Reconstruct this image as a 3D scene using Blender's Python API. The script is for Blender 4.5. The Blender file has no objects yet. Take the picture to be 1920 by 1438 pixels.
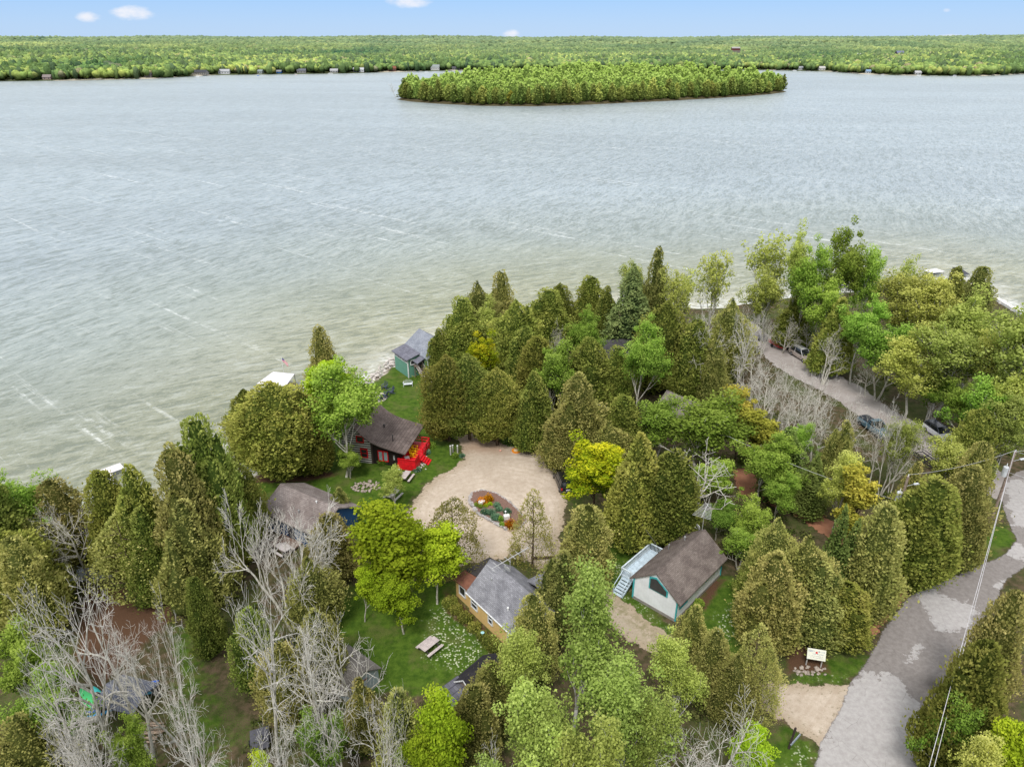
import bpy, bmesh, math, random
import numpy as np
from mathutils import Vector, noise, Matrix
R = math.radians
# ------------------------------------------------------------------ camera
F = 1333.0; PITCH = R(25.6); H = 50.0; CP, SP = math.cos(PITCH), math.sin(PITCH)
scene = bpy.context.scene
COL = scene.collection
def G(u, v, z=0.0):
    """surveyed point: where the line of sight through photo pixel (u,v) meets height z"""
    dx = (u-960)/F; dy = (v-719)/F; t = (H-z)/(SP+dy*CP)
    return (dx*t, (CP-dy*SP)*t, z)
def stand(ut, vt, vb):
    y = G(960, vb)[1]; h = H-y*math.tan(PITCH+math.atan((vt-719)/F))
    return (ut-960)/F*(y*CP+(H-h)*SP), y, h
def depth(x, y, z=0): return y*CP+(H-z)*SP
cam = bpy.data.cameras.new('camera'); co = bpy.data.objects.new('camera', cam); COL.objects.link(co)
co.location = (0, 0, H); co.rotation_euler = (R(90)-PITCH, 0, 0)
cam.sensor_width = 36; cam.lens = 36*F/1920; cam.clip_end = 30000; cam.clip_start = 1
scene.camera = co
scene.view_settings.view_transform = 'Standard'; scene.view_settings.look = 'None'; scene.view_settings.exposure = 0
scene.cycles.max_bounces = 5; scene.cycles.diffuse_bounces = 3; scene.cycles.transparent_max_bounces = 6
scene.cycles.glossy_bounces = 2

# ------------------------------------------------------------------ node helpers
class NT:
    def __init__(s, tree): s.t = tree; s.n = tree.nodes; s.l = tree.links
    def node(s, typ, **kw):
        n = s.n.new(typ)
        for k, v in kw.items():
            if k.startswith('i_'):
                n.inputs[int(k[2:]) if k[2:].isdigit() else k[2:].replace('_', ' ')].default_value = v
            else: setattr(n, k, v)
        return n
    def link(s, a, b): s.l.new(a, b)
    def math(s, op, a, b=None, c=None, clamp=False):
        n = s.n.new('ShaderNodeMath'); n.operation = op; n.use_clamp = clamp
        for i, x in enumerate((a, b, c)):
            if x is None: continue
            if isinstance(x, (int, float)): n.inputs[i].default_value = x
            else: s.l.new(x, n.inputs[i])
        return n.outputs[0]
    def mix(s, f, a, b, mode='MIX'):
        n = s.n.new('ShaderNodeMix'); n.data_type = 'RGBA'; n.blend_type = mode
        for sk, x in ((n.inputs[0], f), (n.inputs[6], a), (n.inputs[7], b)):
            if isinstance(x, (int, float)): sk.default_value = x
            elif isinstance(x, tuple): sk.default_value = (*x[:3], 1)
            else: s.l.new(x, sk)
        return n.outputs[2]
    def noise(s, vec, scale, detail=3, rough=.55, dist=0.):
        n = s.n.new('ShaderNodeTexNoise'); n.inputs['Scale'].default_value = scale
        n.inputs['Detail'].default_value = detail; n.inputs['Roughness'].default_value = rough; n.inputs['Distortion'].default_value = dist
        if vec is not None: s.l.new(vec, n.inputs['Vector'])
        return n.outputs[0]
    def ramp(s, f, a, b, x=0., y=1.):
        n = s.n.new('ShaderNodeMapRange'); n.clamp = True; n.interpolation_type = 'SMOOTHSTEP'
        n.inputs[1].default_value = a; n.inputs[2].default_value = b; n.inputs[3].default_value = x; n.inputs[4].default_value = y
        s.l.new(f, n.inputs[0]); return n.outputs[0]
    def mapping(s, vec, scale=(1, 1, 1), rot=(0, 0, 0), loc=(0, 0, 0)):
        n = s.n.new('ShaderNodeMapping'); n.inputs['Scale'].default_value = scale; n.inputs['Rotation'].default_value = rot; n.inputs['Location'].default_value = loc
        s.l.new(vec, n.inputs[0]); return n.outputs[0]
def newmat(name):
    m = bpy.data.materials.new(name); m.use_nodes = True; m.node_tree.nodes.clear(); return m, NT(m.node_tree)
def finish(t, shader):
    o = t.node('ShaderNodeOutputMaterial'); t.link(shader, o.inputs[0])
def princ(t, col, rough=.8, spec=.3, metal=0., bump=None, bstr=.3, bdist=.05):
    b = t.node('ShaderNodeBsdfPrincipled'); b.inputs['Roughness'].default_value = rough
    b.inputs['Specular IOR Level'].default_value = spec; b.inputs['Metallic'].default_value = metal
    if isinstance(col, tuple): b.inputs['Base Color'].default_value = (*col[:3], 1)
    else: t.link(col, b.inputs['Base Color'])
    if bump is not None:
        bn = t.node('ShaderNodeBump'); bn.inputs['Strength'].default_value = bstr; bn.inputs['Distance'].default_value = bdist
        t.link(bump, bn.inputs['Height']); t.link(bn.outputs[0], b.inputs['Normal'])
    return b.outputs[0]
MC = {}
def M(name, col, rough=.8, spec=.3, metal=0., var=.18, scale=3., dirt=None):
    """procedural paint / wood / stone: base colour broken up by object-space noise"""
    if name in MC: return MC[name]
    m, t = newmat(name); tc = t.node('ShaderNodeTexCoord')
    n1 = t.noise(tc.outputs['Object'], scale, 4, .6); n2 = t.noise(tc.outputs['Object'], scale*7, 2)
    f = t.math('ADD', t.math('MULTIPLY', n1, .65), t.math('MULTIPLY', n2, .35))
    f = t.ramp(f, .3, .7)
    d = dirt or tuple(c*(1-var*1.6) for c in col); l = tuple(min(1, c*(1+var)) for c in col)
    finish(t, princ(t, t.mix(f, d, l), rough, spec, metal, n2, .15, .02)); MC[name] = m; return m

# ------------------------------------------------------------------ mesh helpers
def tag(o, label=None, cat=None, group=None, kind=None):
    if label: o['label'] = label
    if cat: o['category'] = cat
    if group: o['group'] = group
    if kind: o['kind'] = kind
    return o
def empty(name, loc, rz=0, label=None, cat=None, group=None):
    o = bpy.data.objects.new(name, None); COL.objects.link(o); o.location = loc; o.rotation_euler.z = rz
    o.empty_display_size = .3
    return tag(o, label, cat, group)
def link(name, me, parent=None, mat=None):
    o = bpy.data.objects.new(name, me); COL.objects.link(o)
    if mat is not None and not me.materials:
        for m_ in (mat if isinstance(mat, (list, tuple)) else [mat]): me.materials.append(m_)
    if parent: o.parent = parent
    return o
def copy_tree(o, parent=None):
    c = o.copy(); COL.objects.link(c); c.parent = parent
    for ch in list(o.children): copy_tree(ch, c)
    return c
def np_mesh(name, V, faces, cols=None):
    """faces: list of (n,k) int arrays; cols per-vertex (n,4)"""
    me = bpy.data.meshes.new(name); V = np.asarray(V, np.float32)
    me.vertices.add(len(V)); me.vertices.foreach_set('co', V.ravel())
    idx = np.concatenate([f.ravel() for f in faces]).astype(np.int32)
    tot = np.concatenate([np.full(len(f), f.shape[1]) for f in faces]); st = np.concatenate([[0], np.cumsum(tot)[:-1]])
    me.loops.add(len(idx)); me.loops.foreach_set('vertex_index', idx)
    me.polygons.add(len(tot)); me.polygons.foreach_set('loop_start', st.astype(np.int32)); me.polygons.foreach_set('loop_total', tot.astype(np.int32))
    me.update(calc_edges=True)
    if cols is not None:
        a = me.color_attributes.new('col', 'FLOAT_COLOR', 'POINT'); a.data.foreach_set('color', np.asarray(cols, np.float32).ravel())
    return me
class B:
    """collects boxes, tubes, polygons; one mesh per part"""
    def __init__(s): s.bm = bmesh.new()
    def box(s, c, size, rz=0, rx=0, ry=0, bev=0):
        m_ = Matrix.Translation(c) @ Matrix.Rotation(rz, 4, 'Z') @ Matrix.Rotation(ry, 4, 'Y') @ Matrix.Rotation(rx, 4, 'X') @ Matrix.Diagonal((*size, 1))
        r = bmesh.ops.create_cube(s.bm, size=1, matrix=m_)
        if bev:
            es = {e for v in r['verts'] for e in v.link_edges}
            bmesh.ops.bevel(s.bm, geom=list(es), offset=bev, segments=2, affect='EDGES', profile=.6)
        return s
    def bar(s, a, b, w, d=None, up=(0, 0, 1)):
        a, b = Vector(a), Vector(b); z = (b-a); L = z.length; z.normalize(); x = Vector(up).cross(z)
        if x.length < 1e-4: x = Vector((1, 0, 0)).cross(z)
        x.normalize(); y = z.cross(x)
        m_ = Matrix((( x.x, y.x, z.x), (x.y, y.y, z.y), (x.z, y.z, z.z))).to_4x4()
        m_ = Matrix.Translation((a+b)/2) @ m_ @ Matrix.Diagonal((w, d or w, L, 1))
        bmesh.ops.create_cube(s.bm, size=1, matrix=m_); return s
    def tube(s, a, b, r, r2=None, n=8):
        a, b = Vector(a), Vector(b); d = b-a
        m_ = Matrix.Translation((a+b)/2) @ d.to_track_quat('Z', 'Y').to_matrix().to_4x4()
        bmesh.ops.create_cone(s.bm, cap_ends=True, segments=n, radius1=r, radius2=r if r2 is None else r2, depth=d.length, matrix=m_); return s
    def ball(s, c, size, sub=2, jit=0., seed=0, rz=0):
        r = bmesh.ops.create_icosphere(s.bm, subdivisions=sub, radius=1, matrix=Matrix.Identity(4))
        mm = Matrix.Rotation(rz, 3, 'Z')
        for v in r['verts']:
            k = 1+jit*(noise.noise(v.co*1.7+Vector((seed*3.1, seed, 0))))*2
            p = v.co*k; v.co = Vector(c)+mm @ Vector((p.x*size[0], p.y*size[1], p.z*size[2]))
        return s
    def poly(s, pts, th=None):
        """planar polygon; th = extrusion vector"""
        vs = [s.bm.verts.new(p) for p in pts]; f = s.bm.faces.new(vs)
        if th is not None:
            r = bmesh.ops.extrude_face_region(s.bm, geom=[f])
            bmesh.ops.translate(s.bm, vec=Vector(th), verts=[v for v in r['geom'] if isinstance(v, bmesh.types.BMVert)])
        return s
    def build(s, name, mat, parent=None, smooth=False):
        bmesh.ops.recalc_face_normals(s.bm, faces=s.bm.faces[:])
        me = bpy.data.meshes.new(name); s.bm.to_mesh(me); s.bm.free()
        if smooth: me.polygons.foreach_set('use_smooth', [True]*len(me.polygons))
        return link(name, me, parent, mat)
def sdist(P, poly):
    """signed distance (inside positive) of points (n,2) to polygon (m,2)"""
    P = np.asarray(P, float); poly = np.asarray(poly, float); d = np.full(len(P), 1e18); ins = np.zeros(len(P), bool)
    for i in range(len(poly)):
        a, b = poly[i], poly[(i+1) % len(poly)]; e = b-a; w = P-a
        t = np.clip((w@e)/max(e@e, 1e-9), 0, 1); q = w-t[:, None]*e; d = np.minimum(d, (q*q).sum(1))
        c = (a[1] > P[:, 1]) != (b[1] > P[:, 1])
        with np.errstate(divide='ignore', invalid='ignore'):
            xi = (b[0]-a[0])*(P[:, 1]-a[1])/(b[1]-a[1]+1e-12)+a[0]
        ins ^= c & (P[:, 0] < xi)
    return np.sqrt(d)*np.where(ins, 1, -1)
def sm(x, a, b):
    t = np.clip((x-a)/(b-a), 0, 1); return t*t*(3-2*t)
def pxpoly(pts, z=0): return [G(u, v, z)[:2] for u, v in pts]

# ------------------------------------------------------------------ world, sun
w = bpy.data.worlds.new('World'); scene.world = w; w.use_nodes = True; w.node_tree.nodes.clear(); t = NT(w.node_tree)
SUN_EL, SUN_AZ = R(56), R(-163)         # azimuth from +Y: over the left shoulder of the camera
sky = t.node('ShaderNodeTexSky', sky_type='NISHITA', sun_disc=False, sun_elevation=SUN_EL, sun_rotation=SUN_AZ, altitude=250, dust_density=.6)
tc = t.node('ShaderNodeTexCoord'); sep = t.node('ShaderNodeSeparateXYZ'); t.link(tc.outputs['Generated'], sep.inputs[0])
X, Y, Z = sep.outputs
lowsky = t.mix(t.ramp(Z, -.01, .075), (4.1, 5.8, 8.2), (2.6, 4.95, 8.7))
clear = t.mix(.85, sky.outputs[0], lowsky)
el = Z
cn = t.noise(t.mapping(tc.outputs['Generated'], (1, 1, 3.0)), 3.2, 5, .6)
over = t.mix(t.ramp(cn, .3, .7), (7.8, 8.1, 8.6), (11., 11.1, 11.3))
high = t.ramp(Z, .09, .26)
colr = t.mix(high, clear, over)
def pdir(u, v):
    x, y, z = (u-960)/F, CP-(v-719)/F*SP, -SP-(v-719)/F*CP
    l = math.sqrt(x*x+y*y+z*z); return math.atan2(x, y), z/l
az = t.math('ARCTAN2', X, Y)
puff = t.noise(t.mapping(tc.outputs['Generated'], (60, 60, 130)), 1.0, 4, .6)
for u, v, ru, rv, k in ((250, 25, 42, 15, 1), (165, 32, 24, 11, .9), (765, 4, 46, 13, .85), (960, 64, 18, 9, .9), (1775, 20, 10, 5, .5), (1420, 70, 30, 5, .35), (1780, 69, 35, 5, .6)):
    a0, z0 = pdir(u, v); a1, z1 = pdir(u+ru, v-rv)
    dx = t.math('DIVIDE', t.math('SUBTRACT', az, a0), abs(a1-a0)); dz = t.math('DIVIDE', t.math('SUBTRACT', Z, z0), abs(z1-z0))
    r2 = t.math('ADD', t.math('MULTIPLY', dx, dx), t.math('MULTIPLY', dz, dz))
    f = t.math('ADD', t.math('SUBTRACT', 1.0, r2), t.math('MULTIPLY', t.math('SUBTRACT', puff, .5), 1.6))
    colr = t.mix(t.math('MULTIPLY', t.ramp(f, -.1, 1.3), k), colr, (7.8, 7.8, 8.2))
bg = t.node('ShaderNodeBackground'); bg.inputs[1].default_value = .12; t.link(colr, bg.inputs[0])
wo = t.node('ShaderNodeOutputWorld'); t.link(bg.outputs[0], wo.inputs[0])
sl = bpy.data.lights.new('sun', 'SUN'); sl.energy = 3.0; sl.angle = R(14); sl.color = (1, .965, .91)
so = bpy.data.objects.new('sun', sl); COL.objects.link(so)
sd = Vector((math.sin(SUN_AZ)*math.cos(SUN_EL), math.cos(SUN_AZ)*math.cos(SUN_EL), math.sin(SUN_EL)))
so.rotation_euler = sd.to_track_quat('Z', 'Y').to_euler()

# ------------------------------------------------------------------ regions (photo pixels -> ground)
SHORE = [(-900, 1150), (-500, 1120), (-150, 1105), (60, 1090), (180, 1078), (262, 1055), (345, 985), (400, 938), (437, 914), (480, 880), (560, 820), (630, 762), (678, 722), (700, 706), (722, 690),
         (742, 672), (775, 652), (840, 632), (900, 612), (960, 604), (1020, 592), (1070, 584), (1110, 579), (1200, 572), (1320, 578), (1420, 566), (1520, 552), (1620, 545),
         (1700, 540), (1745, 536), (1790, 524), (1812, 524), (1850, 548), (1925, 584), (2010, 640), (2150, 720)]
land = pxpoly(SHORE, -.6)+[(260, 60), (260, -400), (-400, -400), (-400, 30)]
GRASS = [pxpoly(p) for p in (
    [(440, 915), (470, 885), (640, 770), (685, 725), (705, 712), (742, 682), (800, 705), (812, 760), (800, 810), (850, 835), (880, 868), (800, 905), (765, 945), (750, 1000), (650, 1010), (560, 930), (460, 935)],
    [(620, 1110), (700, 1080), (850, 1090), (960, 1220), (860, 1300), (700, 1300), (630, 1220)],
    [(300, 1165), (345, 1138), (385, 1180), (408, 1262), (418, 1340), (462, 1438), (450, 1500), (352, 1500), (338, 1425), (296, 1330), (318, 1240)],
    [(1080, 940), (1120, 960), (1200, 1030), (1180, 1110), (1280, 1190), (1240, 1200), (1130, 1110), (1070, 1040)],
    [(1280, 1160), (1360, 1080), (1420, 1110), (1400, 1230), (1330, 1240)],
    [(1560, 1230), (1700, 1100), (1800, 1070), (1880, 1035), (1908, 1010), (1895, 985), (1850, 985), (1800, 1010), (1740, 1070), (1680, 1120), (1640, 1180), (1500, 1210), (1480, 1280), (1590, 1286), (1640, 1230)],
    [(1470, 1360), (1535, 1410), (1530, 1500), (1440, 1500), (1400, 1440)],
    [(930, 825), (960, 818), (1010, 835), (990, 850), (950, 842)], [(1100, 690), (1150, 720), (1150, 790), (1100, 780)])]
FLOWER = [pxpoly(p) for p in (
    [(800, 1130), (880, 1120), (950, 1210), (880, 1280), (780, 1240)], [(1140, 1050), (1180, 1045), (1185, 1110), (1290, 1190), (1250, 1195), (1140, 1105)],
    [(1480, 1262), (1600, 1262), (1590, 1286), (1480, 1284)], [(1475, 1362), (1535, 1415), (1530, 1500), (1470, 1500)], [(1330, 1150), (1400, 1100), (1400, 1200), (1340, 1220)],
    [(940, 820), (1010, 825), (1000, 845), (945, 838)], [(690, 985), (755, 990), (760, 1010), (690, 1010)])]
BROWN = [pxpoly(p) for p in ([(160, 1100), (335, 1110), (320, 1165), (250, 1225), (190, 1290), (140, 1230)], [(845, 805), (925, 810), (940, 830), (880, 828)],
    [(455, 890), (600, 880), (640, 890), (560, 905), (470, 905)], [(830, 1110), (860, 1120), (955, 1225), (930, 1240), (890, 1190), (840, 1150)],
    [(1330, 1090), (1360, 1085), (1325, 1140), (1300, 1150)], [(1475, 1205), (1545, 1210), (1555, 1260), (1475, 1262)])]
def maskval(P, polys, f0=-.8, f1=.8):
    r = np.zeros(len(P))
    for q in polys: r = np.maximum(r, sm(sdist(P, q), f0, f1))
    return r

# ------------------------------------------------------------------ ground (one sheet to beyond the horizon)
def lines(a, b, step, lo, hi, g=1.16):
    L = list(np.arange(a, b+step/2, step)); s = step
    while L[-1] < hi: s *= g; L.append(L[-1]+s)
    s = step; Lo = []
    x = a
    while x > lo: s *= g; x -= s; Lo.append(x)
    return np.array(Lo[::-1]+L)
xs = lines(-74, 100, .5, -12000, 12000); ys = lines(28, 150, .5, -600, 14000)
XX, YY = np.meshgrid(xs, ys); P = np.stack([XX.ravel(), YY.ravel()], 1)
sd_land = sdist(P, land)
nz = np.array([noise.noise(Vector((x*.35, y*.35, 0))) for x, y in P]) if len(P) < 400000 else np.zeros(len(P))
sdl = sd_land+nz*1.0
z = np.where(sdl > 0, sm(sdl, 0, 2.5)*.75-.75, -.75-np.clip(-sdl, 0, 60)*.1)
z = np.where(sdl > 0, z+nz*.0, z)
nx, ny = len(xs), len(ys)
ii = (np.arange(ny-1)[:, None]*nx+np.arange(nx-1)[None]).ravel()
quads = np.stack([ii, ii+1, ii+nx+1, ii+nx], 1)
g = np.maximum(maskval(P, GRASS[:2]+GRASS[3:], -1.7, 1.7), .6*maskval(P, GRASS[2:3], -2.5, 2.5)); fl = maskval(P, FLOWER, -1.5, 1.5); br = maskval(P, BROWN, -1.2, 1.2)
cols = np.stack([g, fl, br, np.clip(sdl/8, 0, 1)], 1)
me = np_mesh('ground', np.stack([P[:, 0], P[:, 1], z], 1), [quads], cols)
def ground_mat():
    m, t = newmat('ground'); tc = t.node('ShaderNodeTexCoord'); ob = tc.outputs['Object']
    at = t.node('ShaderNodeAttribute', attribute_name='col'); sp = t.node('ShaderNodeSeparateColor'); t.link(at.outputs['Color'], sp.inputs[0])
    g, fl, br = sp.outputs; n1 = t.noise(ob, .16, 4); n2 = t.noise(ob, 1.3, 4, .65); n3 = t.noise(ob, 9, 2, .7)
    floor = t.mix(t.ramp(n2, .35, .65), (.045, .045, .018), (.11, .08, .05))
    floor = t.mix(t.math('MULTIPLY', t.ramp(n1, .45, .6), t.ramp(n3, .4, .6)), floor, (.065, .1, .02))
    lawn = t.mix(t.ramp(n2, .3, .7), (.038, .078, .008), (.09, .15, .018))
    lawn = t.mix(t.math('MULTIPLY', t.ramp(t.noise(ob, .35, 5, .7), .48, .66), .65), lawn, (.12, .125, .04))
    lawn = t.mix(t.ramp(n3, .35, .75, 0, .35), lawn, (.02, .06, .004))
    c = t.mix(t.ramp(t.math('ADD', g, t.math('MULTIPLY', t.math('SUBTRACT', t.noise(ob, .55, 5, .75), .5), 1.7)), .28, .72), floor, lawn)
    vo = t.node('ShaderNodeTexVoronoi'); vo.inputs['Scale'].default_value = 4.2; t.link(ob, vo.inputs['Vector'])
    dots = t.math('MULTIPLY', t.ramp(vo.outputs['Distance'], .24, .42, 1, 0), t.ramp(t.math('ADD', n2, t.math('MULTIPLY', fl, .45)), .76, 1.02))
    c = t.mix(t.math('MULTIPLY', dots, t.math('MULTIPLY', fl, .85)), c, (.6, .62, .45))
    c = t.mix(t.ramp(t.math('ADD', br, t.math('MULTIPLY', t.math('SUBTRACT', n2, .5), .9)), .3, .75), c, t.mix(n3, (.06, .03, .016), (.14, .08, .05)))
    sand = t.mix(n2, (.36, .3, .24), (.62, .56, .5)); al = at.outputs['Alpha']
    c = t.mix(t.ramp(t.math('ADD', al, t.math('MULTIPLY', t.math('SUBTRACT', n2, .5), .2)), .1, .24, 1, 0), c, sand)
    finish(t, princ(t, c, .95, .1, 0, n3, .5, .1)); return m
tag(link('ground', me, None, ground_mat()), kind='structure')

# ------------------------------------------------------------------ water
xs = lines(-130, 130, 2., -12000, 12000, 1.09); ys = lines(30, 240, 2., -400, 14000, 1.06)
XX, YY = np.meshgrid(xs, ys); P = np.stack([XX.ravel(), YY.ravel()], 1); d = -sdist(P, land); nx, ny = len(xs), len(ys)
ISLE = pxpoly([(745, 187), (770, 191), (820, 195), (900, 199), (1000, 200), (1100, 197), (1180, 193), (1250, 190), (1320, 186), (1400, 181), (1445, 177), (1474, 173),
               (1462, 168), (1390, 164), (1260, 158), (1130, 156), (960, 163), (830, 174), (760, 182)], -.6)
di = -sdist(P, ISLE)
ii = (np.arange(ny-1)[:, None]*nx+np.arange(nx-1)[None]).ravel()
cols = np.stack([np.clip(d/160, 0, 1), np.clip(di/120, 0, 1), 0*d, 0*d+1], 1)
me = np_mesh('lake', np.stack([P[:, 0], P[:, 1], 0*d-.6], 1), [np.stack([ii, ii+1, ii+nx+1, ii+nx], 1)], cols)
def water_mat():
    m, t = newmat('lake_water'); geo = t.node('ShaderNodeNewGeometry'); pos = geo.outputs['Position']
    at = t.node('ShaderNodeAttribute', attribute_name='col'); sp = t.node('ShaderNodeSeparateColor'); t.link(at.outputs['Color'], sp.inputs[0]); dep, isl = sp.outputs[0], sp.outputs[1]
    rot = t.mapping(pos, (1, 1, 1), (0, 0, R(40)))          # x' down-wind, y' across
    wv = t.mapping(pos, (1, 1, 1), (0, 0, R(27)))           # x' travel, y' along the crests
    wob = t.node('ShaderNodeVectorMath', operation='ADD'); t.link(wv, wob.inputs[0]); nn = t.node('ShaderNodeTexNoise'); nn.inputs['Scale'].default_value = .02; t.link(pos, nn.inputs['Vector'])
    sc_ = t.node('ShaderNodeVectorMath', operation='SCALE'); t.link(nn.outputs['Color'], sc_.inputs[0]); sc_.inputs['Scale'].default_value = 8; t.link(sc_.outputs[0], wob.inputs[1]); wv = wob.outputs[0]
    nb = t.mapping(pos, (1, 1, 1), (0, 0, R(62))); refr = t.ramp(dep, .08, .5)       # crests swing round towards the beach
    nb2 = t.node('ShaderNodeVectorMath', operation='ADD'); t.link(nb, nb2.inputs[0]); t.link(sc_.outputs[0], nb2.inputs[1]); nb = nb2.outputs[0]
    def field(sx, sy, det):
        a_ = t.noise(t.mapping(wv, (sx, sy, 1)), 1., det, .55); b_ = t.noise(t.mapping(nb, (sx, sy, 1)), 1., det, .55)
        m_ = t.node('ShaderNodeMix'); t.link(refr, m_.inputs[0]); t.link(b_, m_.inputs[2]); t.link(a_, m_.inputs[3]); return m_.outputs[0]
    w1 = field(.52, .10, 2); w2 = field(1.5, .42, 2)
    w3 = t.noise(t.mapping(wv, (4.2, 1.7, 1)), 1., 2, .6)
    hgt = t.math('ADD', t.math('MULTIPLY', w1, .62), t.math('ADD', t.math('MULTIPLY', w2, .36), t.math('MULTIPLY', w3, .16)))
    big = t.noise(t.mapping(pos, (.012, .03, 1)), 1., 3)
    shallow = t.mix(t.ramp(big, .35, .65), (.255, .26, .16), (.32, .315, .205))
    mid = (.265, .30, .275); deep = (.295, .345, .37)
    dn = t.math('ADD', dep, t.math('MULTIPLY', t.math('SUBTRACT', big, .5), .16))
    c = t.mix(t.ramp(dn, .02, .42), shallow, mid); c = t.mix(t.ramp(dn, .3, .85), c, deep)
    c = t.mix(t.ramp(dn, .0, .07, .6, 0), c, (.5, .47, .38))
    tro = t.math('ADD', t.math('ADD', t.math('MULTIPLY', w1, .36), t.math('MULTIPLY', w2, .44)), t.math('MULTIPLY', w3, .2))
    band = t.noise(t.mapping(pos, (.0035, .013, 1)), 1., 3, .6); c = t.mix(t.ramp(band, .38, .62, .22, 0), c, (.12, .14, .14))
    c = t.mix(t.ramp(tro, .42, .5, .48, 0), c, (.09, .11, .075))  # wave shading put into the colour: dark troughs, pale crests below
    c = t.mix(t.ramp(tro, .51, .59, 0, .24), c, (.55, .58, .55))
    # wind streaks of foam
    sw = t.mapping(rot, (.014, .42, 1)); s1 = t.noise(sw, 1., 4, .55, .9)
    line = t.ramp(s1, .58, .70)
    gate = t.ramp(t.noise(t.mapping(rot, (.02, .04, 1)), 1., 2), .36, .54)
    br = t.ramp(t.noise(t.mapping(rot, (.6, .6, 1)), 1., 4, .75), .42, .62)
    cap = t.ramp(t.math('MULTIPLY', t.noise(t.mapping(rot, (.3, .18, 1)), 1., 3, .7), t.noise(t.mapping(rot, (.05, .03, 1), loc=(7, 3, 0)), 1., 2)), .44, .49)
    foam = t.math('MAXIMUM', t.math('MULTIPLY', t.math('MULTIPLY', line, gate), br), t.math('MULTIPLY', cap, .7))
    # surf against the shore
    surf = t.math('MULTIPLY', t.ramp(dep, .004, .03, 1, 0), t.ramp(t.noise(t.mapping(pos, (.5, .5, 1)), 1., 3, .65), .42, .6))
    foam = t.math('MAXIMUM', foam, t.math('MULTIPLY', surf, .8))
    c = t.mix(t.math('MULTIPLY', foam, .5), c, (.85, .87, .86))
    b = t.node('ShaderNodeBsdfPrincipled'); t.link(c, b.inputs['Base Color']); b.inputs['IOR'].default_value = 1.33
    b.inputs['Roughness'].default_value = .33; b.inputs['Specular IOR Level'].default_value = .5
    bn = t.node('ShaderNodeBump'); bn.inputs['Strength'].default_value = .75; bn.inputs['Distance'].default_value = .8
    t.link(hgt, bn.inputs['Height']); t.link(bn.outputs[0], b.inputs['Normal'])
    finish(t, b.outputs[0]); return m
tag(link('lake', me, None, water_mat()), kind='structure')

# ------------------------------------------------------------------ road / drive / path sheets with ragged edges
def sheet(name, poly, z, mat, cell=.5, extra=(), rag=.8, cut=None):
    poly = np.array(poly); lo, hi = poly.min(0)-1.5, poly.max(0)+1.5
    xs = np.arange(lo[0], hi[0]+cell, cell); ys = np.arange(lo[1], hi[1]+cell, cell)
    XX, YY = np.meshgrid(xs, ys); P = np.stack([XX.ravel(), YY.ravel()], 1); d = sdist(P, poly)
    if cut is not None: d = np.minimum(d, -sdist(P, cut))
    nx = len(xs); ii = (np.arange(len(ys)-1)[:, None]*nx+np.arange(nx-1)[None]).ravel()
    q = np.stack([ii, ii+1, ii+nx+1, ii+nx], 1); keep = d[q].max(1) > -rag; q = q[keep]
    used = np.unique(q); remap = np.full(len(P), -1); remap[used] = np.arange(len(used)); q = remap[q]; P = P[used]; d = d[used]
    ex = [maskval(P, e, -1.3, 1.3) for e in extra]
    while len(ex) < 2: ex.append(0*d)
    cols = np.stack([np.clip(d/4+.5, 0, 1), ex[0], ex[1], 0*d+1], 1)
    me = np_mesh(name, np.stack([P[:, 0], P[:, 1], 0*d+z], 1), [q], cols)
    return tag(link(name, me, None, mat), kind='structure')
def sheet_mat(name, fn, rag=.8, nscale=1.0, rough=.95):
    m, t = newmat(name); ob = t.node('ShaderNodeTexCoord').outputs['Object']
    at = t.node('ShaderNodeAttribute', attribute_name='col'); sp = t.node('ShaderNodeSeparateColor'); t.link(at.outputs['Color'], sp.inputs[0])
    edge = t.math('MULTIPLY', t.math('SUBTRACT', sp.outputs[0], .5), 4)
    n = t.noise(ob, nscale, 5, .7); c, bump = fn(t, ob, edge, sp.outputs[1], sp.outputs[2])
    a = t.ramp(t.math('ADD', edge, t.math('MULTIPLY', t.math('SUBTRACT', n, .5), rag*3.2)), -.08, .12)
    tr = t.node('ShaderNodeBsdfTransparent'); mx = t.node('ShaderNodeMixShader')
    t.link(a, mx.inputs[0]); t.link(tr.outputs[0], mx.inputs[1]); t.link(princ(t, c, rough, .15, 0, bump, .35, .05), mx.inputs[2]); finish(t, mx.outputs[0]); return m
def gravel_fn(t, ob, edge, a, b):
    n1 = t.noise(ob, .22, 4, .6); n2 = t.noise(ob, 1.6, 4, .7); n3 = t.noise(ob, 14, 2, .7)
    c = t.mix(t.ramp(n1, .3, .7), (.5, .42, .34), (.66, .57, .48)); c = t.mix(t.ramp(n2, .3, .75, .5, 0), c, (.36, .28, .21))
    c = t.mix(t.ramp(n3, .3, .8, .25, 0), c, (.2, .16, .12))
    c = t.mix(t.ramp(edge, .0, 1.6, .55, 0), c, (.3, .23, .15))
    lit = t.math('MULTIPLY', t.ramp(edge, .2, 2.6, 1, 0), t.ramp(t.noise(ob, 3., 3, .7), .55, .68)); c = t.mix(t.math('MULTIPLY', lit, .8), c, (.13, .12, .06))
    rut = t.node('ShaderNodeTexWave', wave_type='RINGS', rings_direction='Z'); t.link(t.mapping(ob, (1, 1, 1), loc=(2.0, -69.5, 0)), rut.inputs['Vector']); rut.inputs['Scale'].default_value = .33; rut.inputs['Distortion'].default_value = 2.2; rut.inputs['Detail Scale'].default_value = .3
    c = t.mix(t.math('MULTIPLY', t.ramp(rut.outputs[1], .62, .95, 0, .28), t.ramp(n1, .35, .6)), c, (.36, .28, .21))
    c = t.mix(t.math('MULTIPLY', a, .65), c, (.3, .19, .12))
    c = t.mix(t.math('MULTIPLY', b, t.ramp(n2, .35, .6)), c, (.19, .17, .08)); return c, n3
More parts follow.
